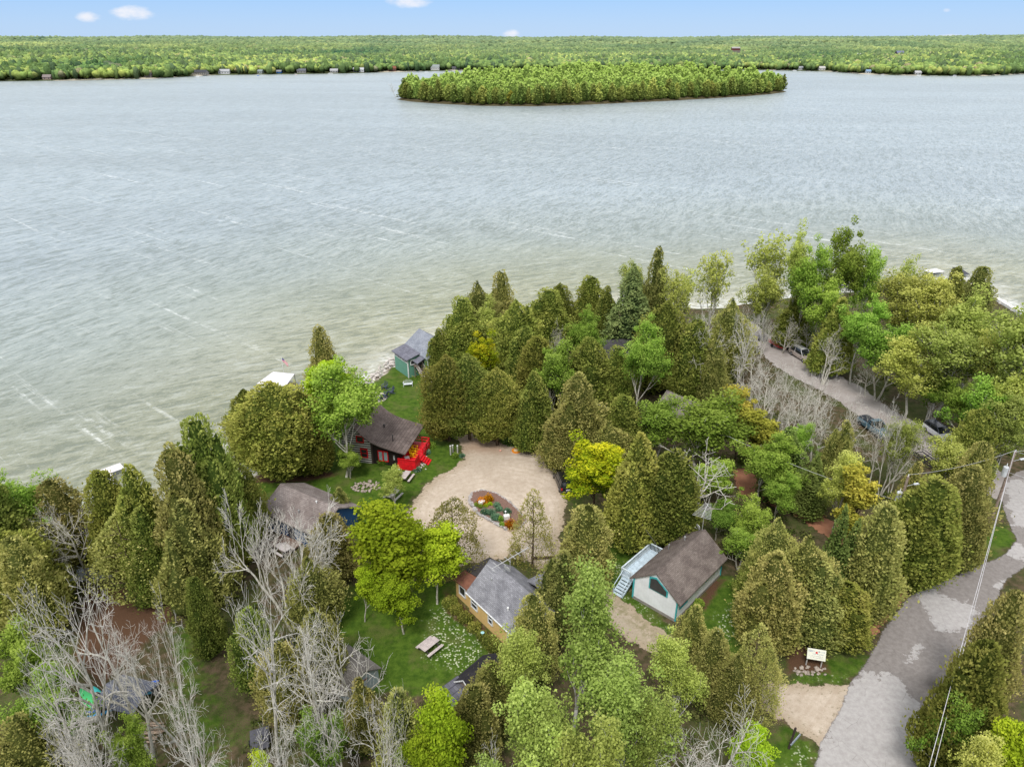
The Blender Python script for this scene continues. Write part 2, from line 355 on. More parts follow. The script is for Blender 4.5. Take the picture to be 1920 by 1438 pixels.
def red_fn(t, ob, edge, a, b):
    n2 = t.noise(ob, 1.6, 4, .7); return t.mix(n2, (.27, .115, .06), (.44, .22, .14)), n2
def road_fn(t, ob, edge, a, b):
    n1 = t.noise(ob, .35, 4, .65); n2 = t.noise(ob, 2.2, 4, .7); n3 = t.noise(ob, 22, 2, .8)
    n4 = t.noise(ob, .8, 5, .75); dark = t.mix(t.ramp(n2, .25, .75), (.2, .18, .17), (.29, .265, .255)); light = t.mix(t.ramp(n2, .25, .75), (.36, .34, .335), (.47, .45, .445))
    f = t.ramp(t.math('ADD', t.math('MULTIPLY', a, 1.0), t.math('MULTIPLY', t.math('SUBTRACT', n4, .5), 2.2)), .42, .62)
    f2 = t.ramp(t.math('ADD', f, t.math('MULTIPLY', t.math('SUBTRACT', n2, .5), .9)), .2, .8)
    c = t.mix(f2, dark, light); c = t.mix(t.ramp(n3, .2, .8, .22, 0), c, (.1, .09, .08))
    cr = t.node('ShaderNodeTexVoronoi', feature='DISTANCE_TO_EDGE'); cr.inputs['Scale'].default_value = .8; t.link(t.mapping(ob, (1, .6, 1), (0, 0, .6)), cr.inputs['Vector'])
    c = t.mix(t.math('MULTIPLY', t.ramp(cr.outputs['Distance'], .003, .012, .45, 0), t.ramp(n1, .45, .6)), c, (.12, .11, .1))
    c = t.mix(t.math('MULTIPLY', b, t.ramp(n2, .2, .35)), c, (.045, .04, .04)); return c, n3
def upper_fn(t, ob, edge, a, b):
    n1 = t.noise(ob, .3, 4, .65); n3 = t.noise(ob, 9, 3, .8)
    c = t.mix(t.ramp(n1, .3, .7), (.3, .265, .25), (.42, .385, .37)); return t.mix(t.ramp(n3, .3, .8, .25, 0), c, (.2, .17, .15)), n3
BEDPX = [(880, 940), (885, 925), (905, 920), (930, 926), (955, 942), (975, 962), (986, 978), (975, 990), (950, 993), (925, 980), (895, 963)]
sheet('gravel_drive', pxpoly([(762, 1020), (765, 960), (785, 925), (812, 898), (850, 878), (872, 858), (866, 835), (852, 815), (900, 812), (940, 832), (985, 845), (1015, 850), (1042, 882), (1054, 905), (1062, 940), (1055, 985), (1048, 1020), (1060, 1050), (1098, 1080), (1150, 1110), (1248, 1188), (1340, 1240), (1420, 1275), (1480, 1282), (1612, 1282), (1592, 1345), (1560, 1412), (1500, 1372), (1440, 1335), (1340, 1292), (1240, 1238), (1150, 1180), (1090, 1125), (1030, 1075), (965, 1045), (900, 1052), (850, 1070), (800, 1060)]), .02,
      sheet_mat('gravel', gravel_fn, .8, .8), extra=([pxpoly([(870, 815), (940, 828), (950, 850), (900, 850), (870, 845)])], [pxpoly([(1115, 1100), (1135, 1105), (1245, 1195), (1330, 1250), (1320, 1262), (1225, 1210), (1120, 1122)])]))
sheet('dirt_path', pxpoly([(1372, 880), (1405, 878), (1425, 905), (1480, 925), (1530, 960), (1575, 985), (1610, 1030), (1595, 1040), (1540, 1000), (1480, 960), (1440, 945), (1385, 925)]), .024, sheet_mat('red_dirt', red_fn, .8, .9))
sheet('dirt_shoulder', pxpoly([(1650, 1135), (1690, 1095), (1745, 1072), (1752, 1085), (1700, 1112), (1668, 1150), (1640, 1190), (1625, 1200)]), .028, MC.get('x') or sheet_mat('red_soil', red_fn, .8, .9))
sheet('lane', pxpoly([(1395, 606), (1412, 603), (1440, 628), (1500, 672), (1560, 700), (1610, 722), (1670, 768), (1730, 800), (1790, 830), (1850, 868), (1925, 910), (1960, 925), (1960, 975), (1880, 940), (1800, 905), (1755, 870), (1695, 834), (1625, 790), (1545, 735), (1480, 704), (1440, 676), (1416, 640)]), .032, sheet_mat('lane_gravel', upper_fn, .7, .7))
sheet('road', pxpoly([(1905, 885), (1882, 905), (1880, 950), (1893, 985), (1906, 1012), (1884, 1040), (1802, 1076), (1742, 1102), (1702, 1120), (1665, 1170), (1622, 1245), (1592, 1284), (1575, 1330), (1535, 1400), (1515, 1500), (1500, 1700), (1700, 1700), (1722, 1440), (1758, 1350), (1792, 1280), (1830, 1210), (1855, 1150), (1885, 1090), (1930, 1055), (2100, 1000), (2100, 850)]), .036,
      sheet_mat('road_asphalt', road_fn, .25, 1.2), rag=.5, extra=([pxpoly(p) for p in ([(1515, 1500), (1540, 1390), (1590, 1290), (1625, 1262), (1680, 1262), (1705, 1300), (1730, 1330), (1745, 1370), (1720, 1440), (1700, 1500)], [(1707, 1105), (1745, 1096), (1770, 1115), (1800, 1130), (1835, 1132), (1825, 1165), (1800, 1180), (1762, 1186), (1745, 1160), (1735, 1135)],
      [(1880, 1040), (1906, 1015), (1925, 1030), (1925, 1055)], [(1880, 900), (1960, 900), (1960, 1000), (1900, 985)], [(1700, 1240), (1722, 1205), (1730, 1212), (1712, 1245)], [(1865, 1095), (1925, 1080), (1925, 1095), (1870, 1104)])],
      [pxpoly([(1733, 1282), (1742, 1273), (1755, 1278), (1762, 1290), (1745, 1294)])]))

# ------------------------------------------------------------------ foliage materials and trees
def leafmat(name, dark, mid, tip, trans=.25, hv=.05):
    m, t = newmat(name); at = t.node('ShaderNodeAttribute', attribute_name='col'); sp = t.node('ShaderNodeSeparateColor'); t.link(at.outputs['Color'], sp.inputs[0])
    oi = t.node('ShaderNodeObjectInfo'); c = t.mix(sp.outputs[1], mid, tip); c = t.mix(t.ramp(sp.outputs[0], .05, .75, 1, 0), c, dark)  # inner, lower and between-clump leaves turn dark: shade put into the colour
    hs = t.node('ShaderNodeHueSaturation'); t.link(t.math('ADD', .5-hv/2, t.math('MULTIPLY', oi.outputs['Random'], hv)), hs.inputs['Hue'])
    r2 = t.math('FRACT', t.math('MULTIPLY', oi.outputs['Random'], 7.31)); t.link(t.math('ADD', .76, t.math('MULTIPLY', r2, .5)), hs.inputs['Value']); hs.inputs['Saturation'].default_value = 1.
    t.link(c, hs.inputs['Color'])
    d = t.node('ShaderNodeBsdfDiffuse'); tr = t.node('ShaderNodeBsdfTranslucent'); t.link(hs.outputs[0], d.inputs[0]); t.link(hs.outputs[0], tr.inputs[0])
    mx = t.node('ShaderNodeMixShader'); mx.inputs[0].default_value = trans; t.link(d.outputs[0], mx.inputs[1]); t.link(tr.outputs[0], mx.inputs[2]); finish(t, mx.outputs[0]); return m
LM = {
 'cedar':  leafmat('cedar_foliage', (.045, .065, .014), (.2, .26, .045), (.4, .4, .1), .3, .04),
 'tan':    leafmat('tan_cedar_foliage', (.06, .075, .02), (.28, .31, .075), (.5, .46, .16), .3, .035),
 'maple':  leafmat('maple_leaves', (.07, .11, .008), (.27, .40, .022), (.5, .6, .045), .45, .03),
 'gold':   leafmat('golden_maple_leaves', (.04, .08, .006), (.16, .30, .012), (.66, .56, .03), .4, .02),
 'birch':  leafmat('birch_leaves', (.07, .11, .02), (.3, .39, .07), (.5, .58, .16), .45, .03),
 'green':  leafmat('fresh_green_leaves', (.05, .1, .015), (.21, .36, .04), (.42, .55, .11), .45, .03),
 'willow': leafmat('yellow_green_leaves', (.1, .13, .02), (.37, .44, .08), (.62, .64, .19), .45, .03),
 'spruce': leafmat('spruce_needles', (.03, .05, .02), (.13, .18, .06), (.25, .28, .1)),
 'pine':   leafmat('pine_needles', (.025, .05, .012), (.14, .22, .05), (.28, .36, .1), .3),
 'yellow': leafmat('yellow_leaves', (.06, .07, .01), (.32, .33, .045), (.6, .53, .1), .4, .03),
 'orange': leafmat('orange_shrub_leaves', (.1, .03, .003), (.5, .2, .008), (.75, .33, .02), .3, .02),
 'blue':   leafmat('blue_green_leaves', (.02, .05, .03), (.1, .2, .11), (.22, .36, .22), .3, .02)}
def barkmat(name, a, b, sc=4):
    m, t = newmat(name); ob = t.node('ShaderNodeTexCoord').outputs['Object']; n = t.noise(t.mapping(ob, (1, 1, .35)), sc, 4, .7)
    finish(t, princ(t, t.mix(t.ramp(n, .35, .65), a, b), .9, .1)); return m
BK = {'brown': barkmat('brown_bark', (.05, .035, .025), (.14, .1, .075)), 'white': barkmat('birch_bark', (.3, .27, .24), (.72, .7, .66), 6),
      'grey': barkmat('grey_bark', (.27, .25, .2), (.6, .58, .52), 6), 'pale': barkmat('pale_twigs', (.48, .45, .41), (.84, .8, .73), 3)}
def unit(a): return a/np.maximum(np.linalg.norm(a, axis=1, keepdims=True), 1e-9)
def diamonds(rng, Pc, U, size, asp=.55, out=None, rough=.55):
    """leaf sprays: one diamond each, long axis U"""
    n = len(Pc); U = unit(U); Rn = rng.normal(size=(n, 3)) if out is None else out+rng.normal(size=(n, 3))*rough; Vv = unit(np.cross(U, Rn)); s = size[:, None]
    V = np.stack([Pc-U*s*.5, Pc+Vv*s*asp*.5, Pc+U*s*.5, Pc-Vv*s*asp*.5], 1).reshape(-1, 3)
    return V, np.arange(n*4).reshape(-1, 4)
def tubes(segs, sides=4):
    S = np.array(segs); a, b, ra, rb = S[:, 0:3], S[:, 3:6], S[:, 6], S[:, 7]; n = len(S); d = unit(b-a)
    ref = np.where(np.abs(d[:, 2:3]) > .9, np.array([[1., 0, 0]]), np.array([[0, 0, 1.]])); u = unit(np.cross(d, ref)); v = np.cross(d, u)
    V = []
    for p, r in ((a, ra), (b, rb)):
        for k in range(sides):
            an = 2*math.pi*k/sides; V.append(p+(u*math.cos(an)+v*math.sin(an))*r[:, None])
    V = np.stack(V, 1).reshape(-1, 3); base = (np.arange(n)*sides*2)[:, None]; fs = []
    for k in range(sides):
        k2 = (k+1) % sides; fs.append(np.concatenate([base+k, base+k2, base+sides+k2, base+sides+k], 1))
    return V, np.concatenate(fs)
def fbm(P, s, seed): return np.array([noise.noise(Vector((p[0]*s+seed*7.7, p[1]*s-seed*3.1, p[2]*s+seed))) for p in P])
def merge(parts):
    V, Fs, C, o = [], [], [], 0
    for v, f, c in parts: V.append(v); Fs.append(f+o); C.append(c); o += len(v)
    return np.concatenate(V), Fs, np.concatenate(C)
def colr4(r, g_): return np.stack([r, g_, 0*r, 0*r+1], 1)
def profile(kind, t_):
    if kind == 'cone': return np.minimum(1, (t_+.02)*9)**.7*(1-t_)**.62*1.03+.02
    if kind == 'spruce': return (1-t_)**.95*(.86+.2*((t_*15) % 1))*np.minimum(1, (t_+.03)*14)+.01
    if kind == 'round': return np.sqrt(np.clip(1-(2*t_-.9)**2*.82, .01, 1))*np.clip((1-t_)*3.2, .05, 1)**.6
    return np.minimum(1, (t_+.05)*5)**.55*np.clip(1-t_, 0, 1)**.37          # egg
def crownpiece(kind, seed, n=6500, h=10., r=2.5, base=.06, size=.23, core=.74, lob=.3, sag=0., plumes=110):
    rng = np.random.default_rng(seed)
    cand = rng.random(n*4); w_ = profile(kind, cand); keep = rng.random(n*4) < w_/w_.max(); t_ = cand[keep][:n]; n = len(t_)
    th = rng.random(n)*2*math.pi; ct, st = np.cos(th), np.sin(th); w_ = profile(kind, t_)*r
    zz = base*h+t_*h*(1-base)
    q = np.stack([ct*w_, st*w_, zz], 1); big = fbm(q, .55, seed); sml = fbm(q, 1.9, seed+5)
    K_ = int(plumes); pt = rng.random(K_*4); pw = profile(kind, pt); pk = rng.random(K_*4) < pw/pw.max(); pt = pt[pk][:K_]; pth = rng.random(len(pt))*6.283
    pw = profile(kind, pt)*r; PC = np.stack([np.cos(pth)*pw, np.sin(pth)*pw, (base*h+pt*h*(1-base))*.55], 1); QQ = q*np.array([[1, 1, .55]])
    dist_ = np.sqrt(((QQ[:, None]-PC[None])**2).sum(2)).min(1); sc_ = 1.15*math.sqrt(r*h*.55*6/len(pt)); plume = np.clip(1-dist_/sc_*1.6, -.2, 1)
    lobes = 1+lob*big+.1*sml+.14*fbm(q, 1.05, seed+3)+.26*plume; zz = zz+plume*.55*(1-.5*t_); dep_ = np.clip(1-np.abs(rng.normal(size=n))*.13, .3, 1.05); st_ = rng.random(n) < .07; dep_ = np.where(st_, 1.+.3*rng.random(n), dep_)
    rr = w_*lobes*(dep_+.05); P_ = np.stack([ct*rr, st*rr, zz+big*.5+(0 if kind != 'cone' else .0)], 1)
    out = np.stack([ct, st, 0*ct], 1); U = out*(.4+.35*rng.random((n, 1)))+np.array([[0, 0, .8-sag]])+rng.normal(size=(n, 3))*.35
    V, Fq = diamonds(rng, P_, U, size*(.6+.8*rng.random(n)), .6, out+np.array([[0, 0, .45]]), .5)
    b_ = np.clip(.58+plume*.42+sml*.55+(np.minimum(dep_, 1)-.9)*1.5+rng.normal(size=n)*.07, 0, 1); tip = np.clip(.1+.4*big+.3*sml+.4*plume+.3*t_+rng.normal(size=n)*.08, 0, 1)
    parts = [(V, Fq, np.repeat(colr4(b_, tip), 4, 0))]
    if core:
        K, L = 18, 16; tt = np.linspace(0, .97, L); an = np.arange(K)/K*2*math.pi; TT, AA = np.meshgrid(tt, an, indexing='ij'); w2 = profile(kind, TT)*r
        q2 = np.stack([np.cos(AA)*w2, np.sin(AA)*w2, base*h+TT*h*(1-base)], -1).reshape(-1, 3); b2 = fbm(q2, .55, seed); k2 = (core*(1+lob*b2))[:, None]
        q2[:, :2] *= k2; q2[:, 2] += b2*.4
        fq = np.array([[i*K+j, i*K+(j+1) % K, (i+1)*K+(j+1) % K, (i+1)*K+j] for i in range(L-1) for j in range(K)])
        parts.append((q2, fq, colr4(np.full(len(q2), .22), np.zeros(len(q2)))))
    return parts
def conifer(kind, seed, n=6500, h=10., r=2.5, base=.06, core=.68, spires=4, **kw):
    rng = np.random.default_rng(seed+900); parts = []; kw['plumes'] = kw.get('plumes', 110)
    if spires and core:
        S_ = [(0, 0, .80, 1., .45)]; a0 = rng.random()*6.28
        for k in range(spires):
            a = a0+k*6.283/spires+rng.normal()*.35; o = r*(.36+.2*rng.random()); S_.append((math.cos(a)*o, math.sin(a)*o, .5+.12*rng.random(), .55+.36*rng.random(), .62/spires))
    else: S_ = [(0, 0, 1., 1., 1.)]
    for i, (ox, oy, rs, hs, sh) in enumerate(S_):
        kk = dict(kw); kk['plumes'] = max(18, int(kw['plumes']*rs*hs)); lean = rng.normal(size=2)*.04*h*(i > 0)
        for v, f, c in crownpiece(kind, seed*7+i, int(n*sh*1.15), h*hs, r*rs, base, core=core, **kk):
            v = v.copy(); v[:, 0] += ox+lean[0]*v[:, 2]/h; v[:, 1] += oy+lean[1]*v[:, 2]/h; parts.append((v, f, c))
    V, Fs, C = merge(parts); crown = np_mesh('crown', V, Fs, C)
    segs = [(0, 0, -.3, .1, 0, h*.5, .17, .1), (.1, 0, h*.5, 0, 0, h*.93, .1, .03)]
    if not core:
        for k in range(34):
            z0 = h*(.15+.75*rng.random()); a = rng.random()*6.28; tt = (z0/h-base)/(1-base); L = float(profile(kind, np.array([max(.01, tt)]))[0])*r*.85
            segs.append((0, 0, z0, math.cos(a)*L, math.sin(a)*L, z0+L*.35, .035, .012))
    V, Fq = tubes(segs, 5); trunk = np_mesh('trunk', V, [Fq]); return trunk, crown
def grow(rng, segs, p, d, L, r, lev, maxlev, nseg, spread, ends, upw=.25, kids=(5, 6, 5, 4), mids=None, lr=(.42, .62)):
    p = np.array(p, float); d = np.array(d, float)/np.linalg.norm(d); pts = [p.copy()]; rad = [r]; step = L/nseg
    for i in range(nseg):
        d = d+rng.normal(size=3)*.13; d[2] += upw*.35; d /= np.linalg.norm(d); p = p+d*step; pts.append(p.copy()); rad.append(r*(1-.78*(i+1)/nseg))
    for i in range(nseg): segs.append((*pts[i], *pts[i+1], rad[i], rad[i+1], lev))
    ends.append((pts[-1], lev))
    if lev >= maxlev: return
    k = kids[min(lev, len(kids)-1)]
    for j in range(k):
        f = (.25 if lev else .3)+(.75 if lev else .68)*(j+rng.random())/k; i = min(nseg-1, int(f*nseg)); q = pts[i]+(pts[i+1]-pts[i])*(f*nseg-i)
        dd = pts[i+1]-pts[i]; dd /= np.linalg.norm(dd); side = rng.normal(size=3); side -= dd*(side@dd); side /= np.linalg.norm(side)
        a = spread*(.75+.5*rng.random()); nd = dd*math.cos(a)+side*math.sin(a); nd[2] += upw
        grow(rng, segs, q, nd, L*(lr[0]+(lr[1]-lr[0])*rng.random())*(1.15-.5*f), max(.006, r*(1-.75*f)*.62), lev+1, maxlev, max(2, nseg-1), spread, ends, upw, kids, mids, lr)
def bare(seed, h=10., stems=3, spread=.65, kids=(7, 6, 5, 4), lean=.22, tw=.0082, upw=.15):
    rng = np.random.default_rng(seed); segs = []; ends = []
    for s_ in range(stems):
        a = rng.random()*6.28; l_ = lean*(.4+rng.random())*(0.25 if stems == 1 else 1)
        grow(rng, segs, (math.cos(a)*.15, math.sin(a)*.15, -.2), (math.cos(a)*l_, math.sin(a)*l_, 1), h*(.8+.25*rng.random()), (.19 if stems > 1 else .25), 0, 3, 6, spread, ends, upw, kids)
    S = np.array(segs); k = h/max(S[:, 5].max(), .1); S[:, :6] *= k; S[:, 6:8] = np.maximum(S[:, 6:8], tw)
    V, Fq = tubes(S[S[:, 8] <= 1][:, :8], 5); trunk = np_mesh('trunk', V, [Fq]); V, Fq = tubes(S[S[:, 8] > 1][:, :8], 3); br = np_mesh('branches', V, [Fq]); return trunk, br
def leafy(seed, h=10., r=2.5, n=9000, cl=120, lsize=.26, flat=.6, csz=.55, stems=1, trunkr=.13, upw=.3, dense=.0, tall=False, hollow=.35):
    rng = np.random.default_rng(seed); segs = []; ends = []
    for s_ in range(stems):
        a = s_*6.28/stems+rng.random(); l_ = .0 if stems == 1 else .18
        grow(rng, segs, (math.cos(a)*.12*(stems > 1), math.sin(a)*.12*(stems > 1), -.2), (math.cos(a)*l_+rng.normal()*.04, math.sin(a)*l_+rng.normal()*.04, 1), h*.93, trunkr, 0, 2, 6, .85, ends, upw, (13, 6, 4))
    S = np.array(segs); mx = S[:, 5].max(); S[:, [2, 5]] *= h*.95/mx
    rad = np.percentile(np.hypot(S[:, 3], S[:, 4]), 96); kx = r*.88/rad
    for a_, b_ in ((0, 3), (1, 4)):
        S[:, a_] *= kx; S[:, b_] *= kx
    E = np.array([e[0] for e in ends if e[1] >= 1]); E[:, 2] *= h*.95/mx; E[:, :2] *= kx
    E = E[E[:, 2] > h*.16]
    if len(E) < cl: E = np.concatenate([E, E[rng.integers(0, len(E), cl-len(E))]+rng.normal(size=(cl-len(E), 3))*.5])
    E = E[rng.permutation(len(E))[:cl]]
    per = n//len(E); P_ = []; B_ = []; T_ = []; O_ = []
    for e in E:
        sc = csz*(.6+.8*rng.random()); g_ = rng.normal(size=(per, 3)); g_ = g_/np.maximum(np.linalg.norm(g_, axis=1, keepdims=True), .3)*(rng.random((per, 1))**.4)
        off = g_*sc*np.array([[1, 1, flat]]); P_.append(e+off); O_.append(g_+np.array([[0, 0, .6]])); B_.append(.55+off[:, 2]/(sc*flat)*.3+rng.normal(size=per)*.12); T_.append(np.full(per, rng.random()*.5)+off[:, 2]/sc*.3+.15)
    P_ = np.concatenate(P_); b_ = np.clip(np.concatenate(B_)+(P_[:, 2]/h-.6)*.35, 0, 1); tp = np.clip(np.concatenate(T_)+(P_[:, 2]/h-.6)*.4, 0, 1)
    U = rng.normal(size=P_.shape); U[:, 2] *= .55
    V, Fq = diamonds(rng, P_, U, lsize*(.6+.8*rng.random(len(P_))), .75, np.concatenate(O_), .7); parts = [(V, Fq, np.repeat(colr4(b_, tp), 4, 0))]
    V, Fs, C = merge(parts); crown = np_mesh('crown', V, Fs, C); V, Fq = tubes(np.concatenate([S[:, :6], np.maximum(S[:, 6:8], .013)], 1), 4); trunk = np_mesh('trunk', V, [Fq]); return trunk, crown
LIB = {}
def reg(key, lm, bk, meshes, kindtxt, cat, name, part2='crown'):
    for tr, cr in meshes:
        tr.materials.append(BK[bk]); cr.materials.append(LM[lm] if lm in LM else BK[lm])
    LIB[key] = (meshes, kindtxt, cat, name, part2)
reg('ced', 'cedar', 'brown', [conifer('egg', 1, 17000), conifer('cone', 2, 16000), conifer('egg', 3, 17000, lob=.45), conifer('round', 4, 18000, lob=.5), conifer('egg', 7, 17000, lob=.6)], 'olive green cedar', 'tree', 'cedar_tree')
reg('rnd', 'cedar', 'brown', [conifer('round', 5, 24000, size=.2, lob=.25, base=.04, plumes=200, spires=3), conifer('round', 6, 22000, size=.2, lob=.35, base=.2, plumes=170, spires=3)], 'broad round olive cedar', 'tree', 'cedar_tree')
reg('tan', 'tan', 'brown', [conifer('egg', 11, 15000, core=.62, lob=.45, size=.21), conifer('round', 12, 16000, core=.62, lob=.6, size=.21), conifer('egg', 13, 14500, core=.64, lob=.6, size=.21), conifer('cone', 16, 13000, core=.6, lob=.7, size=.21)], 'brownish green cedar', 'tree', 'cedar_tree')
reg('thin', 'tan', 'brown', [conifer('egg', 14, 5200, core=0, lob=.5, size=.19), conifer('cone', 15, 4600, core=0, lob=.5, size=.19)], 'thin see-through cedar', 'tree', 'cedar_tree')
reg('spr', 'spruce', 'brown', [conifer('spruce', 21, 9000, lob=.25, sag=.9, core=.6, spires=0), conifer('spruce', 22, 8000, lob=.4, sag=.8, core=.5, spires=0)], 'dark spire-shaped spruce', 'tree', 'spruce_tree')
reg('pin', 'pine', 'brown', [conifer('spruce', 23, 10000, lob=.5, sag=.5, core=.4, size=.24, spires=2), conifer('cone', 24, 10000, lob=.6, sag=.4, core=.4, size=.24, spires=3)], 'soft pale green pine', 'tree', 'pine_tree')
reg('map', 'maple', 'grey', [leafy(31, n=22000, cl=190, lsize=.2, flat=.45, csz=.66), leafy(32, n=22000, cl=180, lsize=.2, flat=.45, csz=.7)], 'bright lime green maple', 'tree', 'maple_tree')
reg('gol', 'gold', 'brown', [leafy(33, n=22000, cl=200, lsize=.2, flat=.55, csz=.64)], 'maple tipped with golden yellow leaves', 'tree', 'maple_tree')
reg('bir', 'birch', 'white', [leafy(41, n=15000, cl=230, lsize=.145, flat=.9, csz=.58, upw=.45, trunkr=.17), leafy(42, n=15000, cl=230, lsize=.145, flat=.9, csz=.58, upw=.5, stems=2, trunkr=.15), leafy(43, n=15000, cl=230, lsize=.145, flat=.9, csz=.6, upw=.4, trunkr=.16)], 'light green birch with white limbs', 'tree', 'birch_tree')
reg('grn', 'green', 'grey', [leafy(44, n=17000, cl=210, lsize=.17, flat=.8, csz=.62, upw=.5), leafy(45, n=17000, cl=200, lsize=.17, flat=.8, csz=.64, upw=.4, stems=2)], 'fresh green leafy tree', 'tree', 'leafy_tree')
reg('wil', 'willow', 'grey', [leafy(51, n=13500, cl=220, lsize=.16, flat=.8, csz=.55, upw=.5), leafy(52, n=13500, cl=220, lsize=.16, flat=.8, csz=.6, upw=.4, stems=2), leafy(53, n=13000, cl=200, lsize=.16, flat=.7, csz=.62)], 'pale yellow-green budding tree', 'tree', 'budding_tree')
reg('sky', 'willow', 'grey', [leafy(54, n=3600, cl=150, lsize=.2, flat=1., csz=.5, upw=.6), leafy(55, n=3200, cl=140, lsize=.2, flat=1., csz=.5, upw=.6)], 'airy half-leafed tall tree', 'tree', 'budding_tree')
reg('yel', 'yellow', 'brown', [leafy(56, n=10000, cl=140, lsize=.26, flat=.6, csz=.6)], 'mustard yellow leafy tree', 'tree', 'leafy_tree')
reg('bar', 'pale', 'grey', [bare(61, stems=1, kids=(13, 6, 5, 4), spread=.95, upw=.06), bare(62, stems=3, kids=(7, 6, 5, 4), spread=.85, lean=.45, upw=.06), bare(63, stems=3, kids=(6, 6, 5, 4), spread=.8, lean=.55, upw=.05), bare(64, stems=2, kids=(9, 6, 5, 4), spread=.95, lean=.4, upw=.05)], 'bare grey tree', 'tree', 'bare_tree', 'branches')
reg('whi', 'pale', 'grey', [bare(65, stems=4, kids=(8, 7, 6, 4), spread=.7, lean=.7, tw=.011, upw=.1)], 'whitish bare tree', 'tree', 'bare_tree', 'branches')
reg('dea', 'pale', 'grey', [bare(66, stems=1, kids=(11, 4, 2, 2), spread=1.15, tw=.02)], 'dead twisted tree', 'tree', 'dead_tree', 'branches')

